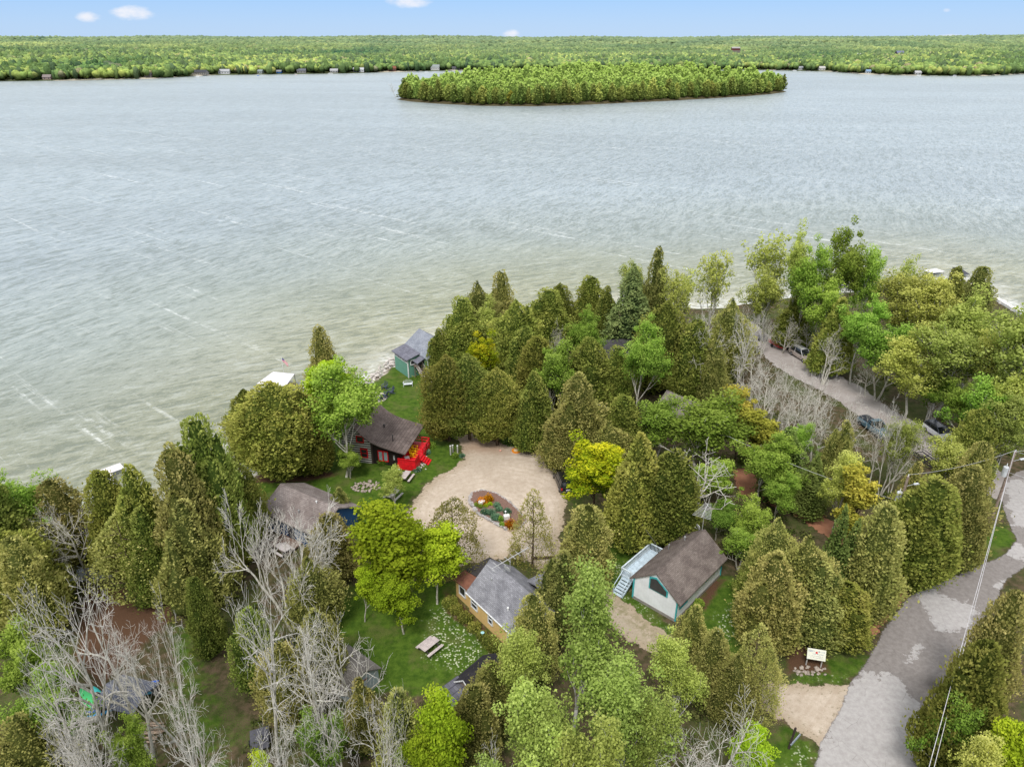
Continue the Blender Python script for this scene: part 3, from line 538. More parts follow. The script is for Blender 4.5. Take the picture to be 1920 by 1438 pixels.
TREES = '''
grn 30 893 1062 112 | at the far left edge of the lake shore
tan 95 902 1052 118 | behind the small bare tree at the left shore
bar 118 920 1085 118 0 | small one in front of the olive cedars at the left shore
tan 52 972 1098 108 | low one at the left edge above the bare branches
ced 182 882 1068 92 | directly left of the small white dock
ced 238 878 1092 100 | directly right of the small white dock
tan 320 836 1102 122 | tallest one right of the small white dock
ced 362 786 1062 112 | topmost of the left shoreline clump
tan 338 945 1138 132 | in front of the tallest cedar on the left shore
ced 412 850 1030 92 | beside the shoreline gap left of the huge round cedars
ced 438 925 1020 70 | low one left of the grey-brown roofed blue cottage
ced 395 905 1065 96 | between the shoreline gap and the whitish bare tree
thin 215 965 1120 118 | with lake glinting through above the black chairs
ced 262 955 1118 92 | whose dark trunk stands over the black chairs
ced -35 905 1100 120 | cut by the left edge of the picture beside the lake
ced -20 985 1160 130 | cut by the left edge above the bare trees
wil 1965 570 852 150 1 | cut by the right edge below the sea wall
wil 1925 690 900 100 0 | in the right wood at the picture edge
tan 20 1010 1190 110 | at the left edge behind the bare trees
grn 15 1175 1345 110 | at the left edge half way down behind bare trunks
grn 55 1265 1440 120 | in the bottom left below the bare crowns
tan 30 1340 1500 130 | in the bottom left corner
ced 362 1085 1225 60 | at the edge of the brown clearing by the chairs
rnd 455 728 868 82 | left one of the huge clump beside the canopied dock
rnd 505 720 894 150 | middle one of the huge clump beside the canopied dock
rnd 558 732 888 96 | right one of the huge clump next to the birch
tan 596 614 765 52 0 | standing alone above the lake beside the flag
thin 658 690 800 46 | scraggly one left of the fire pit
map 588 673 848 108 | crowning behind the shore birch near the flag
grn 626 696 894 140 0 | big birch-trunked one beside the striped log cabin
grn 650 838 896 52 1 | low one against the striped cabin wall
wil 732 878 962 52 0 | small slender one by the picnic tables
tan 636 916 985 46 | small one at the far corner of the blue cottage
tan 612 968 1082 96 | in front of the blue cottage's right end
tan 575 1045 1180 90 | between the whitish bare tree and the lime maple
map 696 934 1120 178 | largest one beside the drive above the lawn
map 812 1000 1132 118 | leaning over the yellow house porch
map 672 1062 1165 62 | low branchy one under the big lime maple
map 748 1085 1188 88 | low one over the lawn left of the yellow house
thin 846 935 1082 98 | between the drive and the yellow house
thin 1000 918 1064 74 | single trunk in the gravel right of the garden bed
thin 966 1018 1058 26 | tiny one on the gravel behind the yellow house
tan 1106 950 1098 100 | beside the gravel lane left of the white chalet
tan 1058 1040 1190 108 | over the right end of the yellow house roof
tan 1002 1118 1268 96 | hiding the lower corner of the yellow house
bir 1090 1088 1400 160 0 | tallest one in the bottom centre
bir 1012 1262 1540 175 1 | lower left one of the bottom centre group
bir 1185 1255 1520 165 2 | bottom centre right with slanting limbs
bir 1292 1212 1400 112 0 | right one of the bottom centre group
bir 985 1175 1360 110 2 | beside the black-roofed shed
bir 1048 1325 1580 130 2 | squeezed between the two lower bottom-centre ones
bir 925 1395 1620 120 0 | at the bottom edge left of centre
bir 1240 1310 1540 130 1 | lowest one on the right of the bottom centre group
bir 1130 1360 1640 170 1 | at the bottom edge in the centre
tan 922 1238 1370 82 | right beside the black-roofed shed
tan 886 1285 1430 96 | in front of the low grey shed roof
map 815 1278 1500 118 | at the bottom between bare trees and birches
map 792 1385 1560 100 | lowest one at the bottom left of centre
bar 955 1372 1640 160 2 | brushy one at the bottom edge left of the birches
bar 1330 1300 1560 200 3 | large one at the bottom right of the birches
bar 1400 1362 1600 100 1 | at the bottom beside the drive mouth
tan 1306 1140 1262 80 | at the near right corner of the white chalet
tan 1345 1185 1318 78 | beside the drive below the white chalet
thin 1428 1170 1342 100 | between the drive and the painted sign
tan 1385 1228 1350 80 | right of the gravel lane near its mouth
thin 1442 1215 1362 66 | left of the drive mouth near the painted sign
tan 1462 1040 1205 120 | right of the white chalet over the lawn
tan 1540 1058 1192 128 | largest one above the painted sign
ced 1592 1092 1190 108 | leaning over the road verge behind the sign
tan 1665 952 1152 118 | under the transformer pole
tan 1520 1005 1170 104 | over the red dirt path beyond the chalet
ced 1428 1045 1125 72 | dark one near the chalet's right wall
ced 1762 905 1092 128 | between the two utility poles nearest the road
tan 1832 878 1052 110 | left of the bend of the paved road
tan 1722 868 1022 66 | small dome beside the first utility pole
tan 1848 832 1012 78 | below the tall pole near the junction
wil 1806 818 968 92 1 | grey-green one beside the silver car
pin 1588 945 1142 88 | right of the red dirt path
pin 1535 850 962 86 0 | above the end of the red dirt path
yel 1642 868 1032 98 | largest one right of the dirt path
wil 1598 852 1012 74 2 | left of the mustard tree by the dirt path
grn 1335 742 900 160 1 | broad one in the centre right over the chalet antenna
grn 1445 815 948 104 0 | bright one hanging over the red dirt path
grn 1238 748 868 108 1 | left of the weathered shingle roof
tan 1462 972 1118 84 | low one between the chalet and the red dirt path
grn 1420 938 1048 80 1 | low one just below the upper red dirt
grn 1352 942 1012 66 0 | low one behind the chalet antenna
grn 1398 985 1068 74 1 | low one right of the chalet roof
yel 1400 728 862 82 | beyond the weathered shingle roof
yel 1448 762 892 98 | over the shrubs left of the parked pickup
pin 1480 800 938 84 1 | beside the mustard tree left of the pickup
dea 1312 848 1002 128 | rising behind the chalet antenna
ced 1200 818 1022 104 1 | dark one right of the golden maple
ced 1262 850 1020 104 2 | dark one behind the chalet roof
grn 1228 885 1010 64 0 | low one right of the golden maple's foot
gol 1122 816 964 118 | beside the black car on the gravel
tan 1088 703 872 108 | brown-tipped one behind the black car
tan 1062 762 878 84 | at the top edge of the gravel above the black car
tan 1142 790 892 76 1 | behind the golden maple
ced 1172 742 868 78 | between the cedars and the lawn patch
rnd 836 668 826 90 1 | left one of the trio above the drive
rnd 876 666 824 94 1 | middle one of the trio above the drive
rnd 931 692 834 86 1 | right one of the trio with the yellow banner
gol 914 636 776 66 | small round one behind the cedar trio
ced 822 618 706 44 | small one at the corner of the green boathouse
ced 866 560 700 62 | first shoreline one right of the boathouse
tan 895 528 672 62 | tall shoreline one right of the boathouse
tan 941 508 650 46 | slim dark one on the shore right of the boathouse
wil 925 562 690 62 0 | pale one among shoreline cedars right of the boathouse
ced 967 558 722 70 | pointed one behind the small golden maple
ced 985 612 748 60 | behind the cedar trio on its right
ced 1008 632 782 74 | dark one above the top of the drive
grn 1045 636 800 84 1 | one in the middle cedar wall above the drive
ced 1000 700 842 76 | lowest one at the upper right corner of the drive
ced 1030 545 662 72 | shoreline one left of the grey-roofed house
ced 1050 528 640 46 | slim one on the shore before the white jetty
bar 1052 590 690 44 2 | small one by the grey-roofed lake house
ced 1108 520 642 60 | shoreline one right of the white jetty
grn 1092 583 722 62 0 | bright one before the grey-roofed house
ced 1108 632 782 76 | left of the brown log house
ced 1140 540 660 50 | shoreline one beside the brown log house
ced 1160 652 762 62 | in front of the brown log house window
grn 1206 606 792 82 0 | birch-like one beside the brown log house
spr 1190 490 680 84 0 | tallest one behind the brown log house
wil 1196 482 652 56 1 | behind the tall dark spruce
tan 1236 466 662 58 | tall one right of the dark spruce
bar 1228 520 662 44 3 | thin one right of the dark spruce
sky 1272 505 690 66 0 | left of the airy lakeside trees
ced 1254 560 732 72 | above the weathered shingle roof
ced 1310 600 752 66 | behind the bare trees above the shingle roof
tan 1345 640 760 60 | among bare trees above the shingle roof
sky 1352 462 652 76 0 | brownish one with lake showing through
sky 1300 498 672 68 1 | left of the brownish airy one
bar 1322 540 742 100 3 | tall one above the weathered shingle roof
bar 1402 560 758 88 0 | straight one left of the lane's far end
tan 1375 560 712 66 | by the far end of the lane
sky 1462 430 642 102 1 | broad pale one against the lake
wil 1430 500 652 76 0 | below the broad airy tree against the lake
wil 1518 426 652 62 0 | tall slim one against the lake
grn 1530 455 660 74 0 | wind-blown one left of the tallest pair
grn 1592 430 662 84 0 | wind-blown tallest one against the lake
grn 1648 452 668 60 1 | rightmost wind-blown one against the lake
grn 1560 520 682 90 1 | beneath the wind-blown crowns
sky 1695 478 652 56 0 | greyish one before the light lakeside trees
wil 1718 502 702 104 1 | above the bend of the lane near the lake
wil 1768 520 722 108 2 | near the lakeside dock on the right
ced 1800 498 628 38 | small one by the lakeside dock on the right
tan 1842 500 618 60 | brown-tipped one leaning by the sea wall
wil 1862 552 762 122 0 | broad one below the sea wall
wil 1915 605 822 112 1 | at the right edge below the sea wall
wil 1800 600 792 128 1 | broad one in the right wood by the lane
wil 1738 622 790 108 0 | over the lane at the right wood's edge
grn 1680 598 752 96 1 | over the lane by the beige car
ced 1582 562 702 62 | dark one beyond the beige car
ced 1500 560 652 60 | dark one left of the beige car's wood
grn 1630 560 720 80 0 | in the wood beyond the beige car
grn 1880 705 882 112 1 | at the right edge above the tall pole
wil 1915 742 912 88 2 | at the right edge above the junction
grn 1836 712 840 88 0 | behind the silver car
grn 1765 690 796 76 1 | dark one above the silver car
ced 1850 760 905 70 | shadowed one right of the silver car
bar 1442 575 668 50 1 | left of the red trailer
bar 1480 582 662 60 2 | directly behind the red trailer
bar 1530 590 668 46 3 | just beyond the beige car
bar 1566 606 722 84 2 | right of the beige car
bar 1640 668 742 54 0 | on the far verge of the lane
bar 1432 636 782 90 3 | on the near side of the lane by its far end
bar 1472 668 812 100 1 | on the near side of the lane below the red trailer
bar 1516 690 838 104 2 | on the near side of the lane below the beige car
bar 1555 712 872 96 3 | on the near side of the lane left of the pickup
bar 1452 684 842 92 0 | in the scrub just below the lane
bar 1494 706 858 92 3 | in the scrub left of the mustard tree by the lane
bar 1540 668 822 90 1 | in front of the lane's middle stretch
bar 1598 716 872 84 2 | directly above the blue pickup
bar 1392 690 800 58 2 | in the scrub left of the lane
bar 1700 738 932 82 1 | large one right of the blue pickup
bar 1668 760 920 60 0 | slender one right of the blue pickup
wil 1706 785 930 66 1 | behind the large bare tree by the pickup
tan 1590 792 908 60 | scrubby one left of the blue pickup
grn 1510 790 880 50 1 | scrubby one among bare trees by the lane
grn 1472 885 985 66 0 | low one left of the soft pine
grn 1348 858 955 76 1 | under the broad green tree in the centre right
ced 1860 1205 1452 120 | on the right verge at the bottom
tan 1908 1112 1340 104 | at the right edge above the lime maple
grn 1822 1290 1470 100 1 | on the right verge beside the road patch
map 1895 1340 1560 120 | in the bottom right corner
wil 1862 1390 1600 100 2 | at the bottom edge right of the road
map 1432 1382 1520 92 | beside the drive mouth at the bottom
bar 80 1032 1452 190 0 | tallest leaning one at the left edge
bar 172 1072 1422 170 3 | second from the left edge
bar 262 1088 1432 120 1 | with white stem over the brown clearing
bar 45 1165 1520 160 1 | low left one with ribbed bark
bar 322 1255 1580 170 2 | spreading one over the kayaks
bar 120 1300 1590 120 3 | in the bottom left beside the kayaks
bar 95 1330 1600 170 2 | brushy one in the bottom left corner
bar 440 1042 1432 165 0 | tall one standing in the left lawn's edge
whi 505 928 1182 235 | big one in front of the blue cottage
bar 560 1092 1420 178 3 | tall one left of the grey-blue shed
bar 655 1130 1362 165 0 | reaching over the lawn behind the grey-blue shed
bar 610 1225 1500 150 2 | in front of the grey-blue shed
bar 700 1270 1580 180 1 | multi-stemmed one at the bottom edge
bar 500 1290 1600 150 3 | slim white-stemmed one at the bottom left
tan 520 1205 1352 96 | behind bare trunks left of the grey-blue shed
tan 590 1145 1290 92 | among bare trees above the grey-blue shed
ced 462 1140 1290 76 | behind the tall bare tree at the left lawn
tan 672 1272 1392 72 | at the door of the grey-blue shed
tan 745 1300 1480 96 | right of the bare trees at the bottom
grn 590 1330 1500 84 1 | low one under the bottom bare trees
map 478 1400 1560 72 | tiny lime one at the bottom left of centre
grn 225 1345 1500 72 0 | low one below the blue kayaks
'''
random.seed(3)
WIDE = {'ced': 1.16, 'tan': 1.08, 'rnd': 1.1, 'spr': 1.3, 'pin': 1.05, 'grn': .98, 'wil': 1.02, 'bir': 1.0, 'map': .95, 'gol': .97, 'bar': 1.12}
TB = []
cnt = {}
GROUPS = {'ced': 'olive cedars around the cottages', 'rnd': 'broad round cedars', 'tan': 'brownish cedars around the cottages', 'thin': 'thin see-through cedars', 'spr': 'spruces along the shore', 'pin': 'soft green pines',
          'map': 'bright lime maples', 'gol': 'golden maples', 'bir': 'birches at the bottom centre', 'grn': 'fresh green leafy trees', 'wil': 'yellow-green budding trees', 'sky': 'airy half-leafed trees',
          'yel': 'mustard yellow trees', 'bar': 'bare grey trees', 'whi': None, 'dea': None}
for ln in TREES.strip().splitlines():
    a, lab = ln.split('|'); a = a.split(); key = a[0]; u, vt, vb, wd = map(float, a[1:5])
    meshes, ktxt, cat, nm, part2 = LIB[key]; k = cnt.get(key, 0); cnt[key] = k+1
    tr, cr = meshes[int(a[5]) if len(a) > 5 else k % len(meshes)]
    x, y, h = stand(u, vt, vb); dp = depth(x, y, h*.55); rad = wd/2*dp/F*WIDE.get(key, 1)*(1.18 if vt < 640 and key in ('ced', 'tan') else 1)
    e = empty(nm, (x, y, 0), random.random()*6.28, ktxt+' '+lab.strip(), cat, GROUPS[key])
    s = rad/2.5
    if key in ('bar', 'whi', 'dea'):
        ex = np.empty(len(cr.vertices)*3, np.float32); cr.vertices.foreach_get('co', ex); ex = ex.reshape(-1, 3); s = rad/np.percentile(np.hypot(ex[:, 0], ex[:, 1]), 92)
    e.scale = (s, s, h/10)
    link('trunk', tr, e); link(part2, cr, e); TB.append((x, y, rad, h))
print('TREES', len(TB), max(t_[3] for t_ in TB))

# low brush between the trunks: one uncountable mass
rng = np.random.default_rng(77); PP = []
for x, y, rad, h in TB:
    for k in range(5):
        a = rng.random()*6.28; q = rad*(.3+1.1*rng.random()); PP.append((x+math.cos(a)*q, y+math.sin(a)*q))
PP = np.array(PP); ok = (sdist(PP, land) > 3) & (maskval(PP, GRASS) < .05) & (maskval(PP, BROWN) < .1)
for pp in ([(762, 1020), (765, 960), (785, 925), (872, 858), (852, 815), (1015, 850), (1062, 940), (1060, 1050), (1248, 1188), (1578, 1286), (1532, 1400), (1240, 1245), (965, 1045)],
           [(1395, 600), (1480, 650), (1610, 715), (1960, 900), (2000, 1100), (1930, 1055), (1720, 1450), (1510, 1500), (1590, 1290), (1742, 1102), (1906, 1012), (1752, 885), (1470, 720)],
           [(1372, 875), (1425, 900), (1580, 980), (1610, 1035), (1480, 965), (1380, 930)], [(1175, 1060), (1310, 1000), (1370, 1090), (1270, 1175)], [(840, 1060), (990, 1060), (1010, 1200), (950, 1240)],
           [(470, 900), (670, 900), (680, 1040), (480, 1040)], [(640, 740), (820, 740), (830, 900), (640, 900)], [(735, 615), (850, 615), (850, 720), (735, 720)]):
    ok &= sdist(PP, pxpoly(pp)) < -.8
PP = PP[ok]; parts = []
for x, y in PP:
    n = 55; sc = .5+.7*rng.random(); g_ = unit(rng.normal(size=(n, 3)))*rng.random((n, 1))**.5; g_[:, 2] = abs(g_[:, 2])
    p_ = np.array([x, y, 0])+g_*np.array([sc, sc, sc*.9]); V, Fq = diamonds(rng, p_, rng.normal(size=(n, 3)), .26*(.6+.8*rng.random(n)), .7)
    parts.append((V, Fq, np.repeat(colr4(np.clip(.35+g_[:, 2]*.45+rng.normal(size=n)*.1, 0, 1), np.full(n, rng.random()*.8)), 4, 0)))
V, Fs, C = merge(parts); me = np_mesh('undergrowth', V, [np.concatenate(Fs)], C)
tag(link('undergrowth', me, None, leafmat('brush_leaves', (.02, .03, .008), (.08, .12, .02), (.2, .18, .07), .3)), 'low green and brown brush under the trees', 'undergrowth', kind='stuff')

# ------------------------------------------------------------------ island
def hexpts(poly, sp_, rng, inset=0.):
    poly = np.array(poly); lo, hi = poly.min(0), poly.max(0); P_ = []
    y = lo[1]; r_ = 0
    while y < hi[1]:
        x = lo[0]+(r_ % 2)*sp_/2
        while x < hi[0]: P_.append((x+rng.normal()*sp_*.18, y+rng.normal()*sp_*.18)); x += sp_
        y += sp_*.87; r_ += 1
    P_ = np.array(P_); return P_[sdist(P_, poly) > inset]
isl = np.array(ISLE); ctr = isl.mean(0)
b = B(); rings = [(1.02, -1.6), (1.0, -.45), (.985, .2), (.9, 2.5), (.6, 7), (.3, 9)]; vr = []
for k, z_ in rings: vr.append([b.bm.verts.new((ctr[0]+(p[0]-ctr[0])*k, ctr[1]+(p[1]-ctr[1])*k, z_)) for p in isl])
for i in range(len(rings)-1):
    for j in range(len(isl)): b.bm.faces.new((vr[i][j], vr[i][(j+1) % len(isl)], vr[i+1][(j+1) % len(isl)], vr[i+1][j]))
b.bm.faces.new(vr[-1]); tag(b.build('island', M('island_soil', (.09, .075, .04), .95, .1, scale=.1)), kind='structure')
ISRNG = np.random.default_rng(9)
def isle_h(q):
    d = sdist(q, ISLE); return np.clip(d*.06, 0, 8)
def blobtree(rng, kind, n=230, h=14., r=3.6):
    prof = {'con': 'cone', 'rnd': 'round', 'egg': 'egg'}[kind]; tr, cr = None, None
    t_ = rng.random(n); w_ = profile(prof, t_); th = rng.random(n)*6.28; lob = 1+.25*np.sin(th*3+t_*6+rng.random()*6)
    dd = .7+.35*rng.random(n); P_ = np.stack([np.cos(th)*w_*r*lob*dd, np.sin(th)*w_*r*lob*dd, h*(.08+.92*t_)], 1)
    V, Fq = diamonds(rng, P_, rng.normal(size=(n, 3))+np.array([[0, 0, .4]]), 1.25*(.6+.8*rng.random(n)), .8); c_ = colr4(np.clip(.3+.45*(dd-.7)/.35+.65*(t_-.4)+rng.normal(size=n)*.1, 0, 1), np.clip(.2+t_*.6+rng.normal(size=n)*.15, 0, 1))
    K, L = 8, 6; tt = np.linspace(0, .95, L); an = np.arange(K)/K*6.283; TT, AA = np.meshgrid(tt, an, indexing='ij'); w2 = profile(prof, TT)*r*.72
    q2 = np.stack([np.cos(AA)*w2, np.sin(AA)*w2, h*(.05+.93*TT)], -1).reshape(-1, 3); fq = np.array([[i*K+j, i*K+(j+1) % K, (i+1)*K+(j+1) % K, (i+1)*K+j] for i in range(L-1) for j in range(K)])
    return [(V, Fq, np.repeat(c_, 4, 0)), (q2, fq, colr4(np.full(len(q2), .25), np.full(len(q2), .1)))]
islemats = {'cedar': leafmat('island_cedar', (.05, .07, .016), (.18, .24, .05), (.34, .38, .1), .3, .05), 'green': leafmat('island_green', (.08, .11, .025), (.29, .37, .08), (.5, .57, .15), .4, .05), 'gold': leafmat('island_gold', (.05, .06, .01), (.3, .3, .04), (.5, .44, .08), .35, .03)}
ILIB = {}
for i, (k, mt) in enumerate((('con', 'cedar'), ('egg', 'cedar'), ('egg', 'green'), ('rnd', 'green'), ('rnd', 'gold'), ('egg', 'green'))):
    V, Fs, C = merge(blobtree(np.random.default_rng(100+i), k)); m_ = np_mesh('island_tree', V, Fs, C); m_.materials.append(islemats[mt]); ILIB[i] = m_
pts = hexpts(ISLE, 6.8, ISRNG, 1.5); pts = pts+ISRNG.normal(size=pts.shape)*1.6; pts = pts[sdist(pts, ISLE) > 1.]; dd = sdist(pts, ISLE); hz = isle_h(pts)
near_edge = pts[:, 1]-np.interp(pts[:, 0], isl[:12][np.argsort(isl[:12, 0]), 0], isl[:12][np.argsort(isl[:12, 0]), 1])
order = np.argsort(near_edge); front = order[:115]; rest = order[115:]
ilab = {0: 'pointed dark cedar in the front row of the wooded island', 1: 'narrow olive cedar in the front row of the wooded island', 2: 'light green tree in the front row of the wooded island', 3: 'round yellow-green tree in the front row of the wooded island', 4: 'single golden tree at the middle of the island shore', 5: 'tall light green tree in the front row of the wooded island'}
igrp = {i: g_ for i, g_ in enumerate(('dark cedars on the island shore', 'narrow cedars on the island shore', 'light green trees on the island shore', 'round trees on the island shore', None, 'tall green trees on the island shore'))}
gx = G(950, 190)[0]; gi = front[np.argmin(abs(pts[front, 0]-gx))]
for i in front:
    x, y = pts[i]; k = int(ISRNG.choice([0, 1, 1, 2, 3, 5])) if i != gi else 4
    if x < isl[2][0]: k = int(ISRNG.choice([0, 1]))
    o = link('island_tree', ILIB[k]); o.location = (x, y, hz[i]); s = .8+.5*ISRNG.random(); o.scale = (s*1.15, s*1.15, s*(.7+.5*ISRNG.random())); o.rotation_euler.z = ISRNG.random()*6.28; tag(o, ilab[k], 'tree', igrp[k])
parts = []
for i in rest:
    x, y = pts[i]; k = ISRNG.random(); s = .8+.6*ISRNG.random(); s = s*(1+.6*noise.noise(Vector((x*.03, y*.03, 2))))
    for v, f, c in blobtree(ISRNG, 'con' if k < .12 else 'egg' if k < .5 else 'rnd', 110):
        c = c.copy(); c[:, 1] = np.clip(c[:, 1]+(k-.4)*.9+.2, 0, 1); parts.append((v*s*np.array([[1.25, 1.25, 1.0]])+np.array([x, y, hz[i]]), f, c))
V, Fs, C = merge(parts); me = np_mesh('island_woodland', V, [np.concatenate(Fs)], C)
tag(link('island_woodland', me, None, islemats['green']), 'dense spring woodland covering the island behind its front row', 'woodland', kind='stuff')
print('island rest', len(rest))
x, y, _ = G(742, 183, -.4); e = empty('dead_tree', (x, y, -.4), 0, 'bare leaning dead tree over the water at the left tip of the island', 'tree')
tr, cr = LIB['dea'][0][0]; link('trunk', tr, e); link('branches', cr, e); e.scale = (1, 1, 1.5); e.rotation_euler = (0, R(-25), 0)

# ------------------------------------------------------------------ far shore hills and forest
SH = [(-900, 165), (-400, 158), (0, 153), (150, 151.5), (290, 148), (400, 141.5), (640, 138.5), (800, 134), (1000, 131), (1200, 131), (1400, 131.5), (1480, 133), (1560, 135), (1620, 140), (1740, 143), (1850, 143), (1925, 139), (2300, 140), (2900, 150)]
us = np.linspace(-900, 2900, 300); vs = np.interp(us, [p[0] for p in SH], [p[1] for p in SH]); S0 = np.array([G(u, v, -.6) for u, v in zip(us, vs)])
kx = S0[:, 0]/S0[:, 1]; Y0 = S0[:, 1]
dist = np.array([-15, 0, 4, 25, 60, 120, 200, 300, 420, 560, 720, 900, 1100, 1350, 1650, 2000, 2400, 2800, 3200, 3600, 4000, 4500, 5200, 6500])
def hillz(d, x, y):
    b_ = np.interp(d, [-15, 0, 4, 60, 300, 700, 1200, 1900, 2600, 3300, 4000, 4600, 6500], [-2.5, -.55, .2, 3, 8, 15, 20, 28, 44, 58, 68, 66, 30])
    n_ = np.array([noise.noise(Vector((x_*.0011, y_*.0016, 3.3))) for x_, y_ in zip(x.ravel(), y.ravel())]).reshape(np.shape(x))
    return b_+n_*np.clip(d/1200, 0, 1)*19
DD, KK = np.meshgrid(dist, kx, indexing='ij'); YYY = Y0[None]+DD; XXX = KK*YYY; ZZ = hillz(DD, XXX, YYY)
n1, n2 = DD.shape; ii = (np.arange(n1-1)[:, None]*n2+np.arange(n2-1)[None]).ravel()
me = np_mesh('hills', np.stack([XXX.ravel(), YYY.ravel(), ZZ.ravel()], 1), [np.stack([ii, ii+1, ii+n2+1, ii+n2], 1)])
hm, t = newmat('hill_ground'); gp = t.node('ShaderNodeNewGeometry').outputs['Position']; sz = t.node('ShaderNodeSeparateXYZ'); t.link(gp, sz.inputs[0]); nz_ = t.noise(gp, .012, 3, .6)
finish(t, princ(t, t.mix(t.math('MULTIPLY', t.ramp(sz.outputs[2], .5, 1.4, 1, 0), t.ramp(nz_, .46, .56)), (.075, .09, .035), (.5, .45, .36)), .95, .1))
tag(link('hills', me, None, hm), kind='structure')
def ico(sub):
    bm_ = bmesh.new(); bmesh.ops.create_icosphere(bm_, subdivisions=sub, radius=1); v = np.array([x.co[:] for x in bm_.verts]); f = np.array([[q.index for q in x.verts] for x in bm_.faces]); bm_.free(); return v, f
CLEAR = []          # clearings in the far forest round the buildings
FH = [ # u, v(base), width px, depth m, wall h, roof colour, wall colour, label
 (375, 137.5, 31, 9, 4.2, (.06, .065, .08), (.35, .33, .3), 'long dark-roofed house with a pale round gable on the far left shore'),
 (421, 138, 20, 8, 4.5, (.5, .51, .53), (.75, .76, .78), 'white two-storey house on the far left shore'),
 (489, 137.5, 9, 7, 3.6, (.3, .36, .36), (.5, .55, .55), 'small grey-green cottage on the far shore'),
 (524, 137, 9, 6, 3., (.3, .32, .34), (.03, .17, .5), 'small bright blue boathouse on the far shore'),
 (566, 136.5, 16, 8, 4., (.16, .17, .2), (.35, .34, .33), 'grey cottage behind trees on the far shore'),
 (627, 137, 14, 8, 3.4, (.5, .5, .52), (.5, .5, .5), 'light grey cottage with docked boats on the far shore'),
 (673, 136.3, 20, 8, 4.4, (.6, .62, .66), (.8, .8, .82), 'white cottage left of the red-brown house on the far shore'),
 (735, 135.3, 15, 10, 5., (.26, .09, .05), (.2, .1, .07), 'red-brown house on the far shore left of the island'),
 (816, 133, 16, 10, 6., (.33, .37, .37), (.7, .7, .68), 'tall grey-gabled house on the far shore above the island tip'),
 (855, 133.5, 14, 7, 3.2, (.1, .1, .12), (.25, .25, .26), 'low dark cottage on the far shore above the island tip'),
 (280, 145, 12, 8, 3.5, (.13, .12, .13), (.3, .26, .24), 'dark cottage among trees on the far left shore'),
 (90, 150.5, 14, 8, 3.5, (.3, .25, .24), (.4, .3, .27), 'brown cottage near the left end of the far shore'),
 (1540, 133, 11, 8, 4.4, (.62, .6, .58), (.72, .7, .66), 'white-roofed house on the far shore right of the island'),
 (1500, 131.5, 9, 7, 4., (.4, .42, .45), (.7, .7, .7), 'small white house right of the island tip'),
 (1627, 137.5, 8, 7, 3.5, (.25, .4, .6), (.55, .6, .65), 'small pale blue cottage on the right far shore'),
 (1720, 141, 11, 7, 3.2, (.6, .6, .62), (.6, .6, .6), 'white boathouse on the right far shore')]
FHILL = [(1379, 95, 15, 9, 5.5, (.45, .42, .42), (.2, .05, .05), 'red barn with pale roof on the far hillside'),
 (1685, 107, 14, 14, 7, (.2, .22, .34), (.16, .13, .14), 'dark blue-roofed house on the right far hillside'),
 (1609, 109, 5, 9, 6, (.7, .7, .7), (.7, .7, .7), 'small white building in the right far forest')]
def farhouse(u, v, wpx, dep, wh, roof, wall, lab, onhill=False):
    if onhill:
        dist_y = 2300 if u < 1500 else 1850; ang = PITCH+math.atan((v-719)/F); y = dist_y; z_ = H-y*math.tan(ang); d0 = np.interp(u, us, Y0); zz = float(hillz(np.array([y-d0]), np.array([(u-960)/F*y*CP]), np.array([float(y)]))[0])
        base = z_
        x = (u-960)/F*depth(0, y, z_)
    else:
        y = float(np.interp(u, us, Y0))+13; base = .5; x = (u-960)/F*depth(0, y, 1)
    wd = wpx*depth(x, y, 0)/F; e = empty('lake_house' if 'barn' not in lab else 'barn', (x, y, base), R(random.uniform(-12, 12)), lab, 'barn' if 'barn' in lab else 'house')
    roof = tuple(c*.72 for c in roof); wall = tuple(c*.72 for c in wall); nm = 'far_wall_%d' % u
    b = B(); b.box((0, 0, wh/2), (wd, dep, wh));
    for s_ in (-1, 1): b.poly([(s_*wd/2, -dep/2, wh), (s_*wd/2, dep/2, wh), (s_*wd/2, 0, wh+dep*.36)], (-s_*.2, 0, 0))
    b.build('wall', M(nm, wall, .8), e)
    b = B()
    for s_ in (-1, 1): b.poly([(-wd/2-.5, s_*(dep/2+.5), wh-.25), (wd/2+.5, s_*(dep/2+.5), wh-.25), (wd/2+.5, 0, wh+dep*.4), (-wd/2-.5, 0, wh+dep*.4)], (0, 0, .25))
    b.build('roof', M('far_roof_%d' % u, roof, .7), e)
    for k in range(int(max(2, wd//4))):
        xx = -wd/2+(k+.5)*wd/int(max(2, wd//4)); b = B(); b.box((xx, -dep/2-.06, wh*.5), (1.3, .12, 1.4)); b.build('window', M('dark_glass', (.03, .035, .04), .15, .6), e)
    if onhill:
        b = B(); b.box((0, 0, (zz-base)/2-.5), (wd+2, dep+2, abs(base-zz)+1)); b.build('foundation', M('stone_footing', (.2, .18, .15)), e)
    CLEAR.append((x, y, wd*.5+4.5, onhill, base)); return e
for a in FH: farhouse(*a)
for a in FHILL: farhouse(*a, onhill=True)
for u in (365, ):
    x, y, _ = G(369, 138, 1); b = B(); b.tube((x, y+.9, 6.2), (x, y+1.2, 6.2), 2.1, n=20)
rng = np.random.default_rng(5)
pal = np.array([(.175, .245, .065), (.21, .265, .07), (.135, .20, .06), (.105, .16, .055), (.24, .27, .08), (.07, .105, .05), (.22, .205, .11), (.16, .225, .07)]); pw = np.array([.22, .18, .2, .13, .07, .08, .04, .08])
parts = []; ICO = {1: ico(1), 2: ico(2)}
nblob = 0
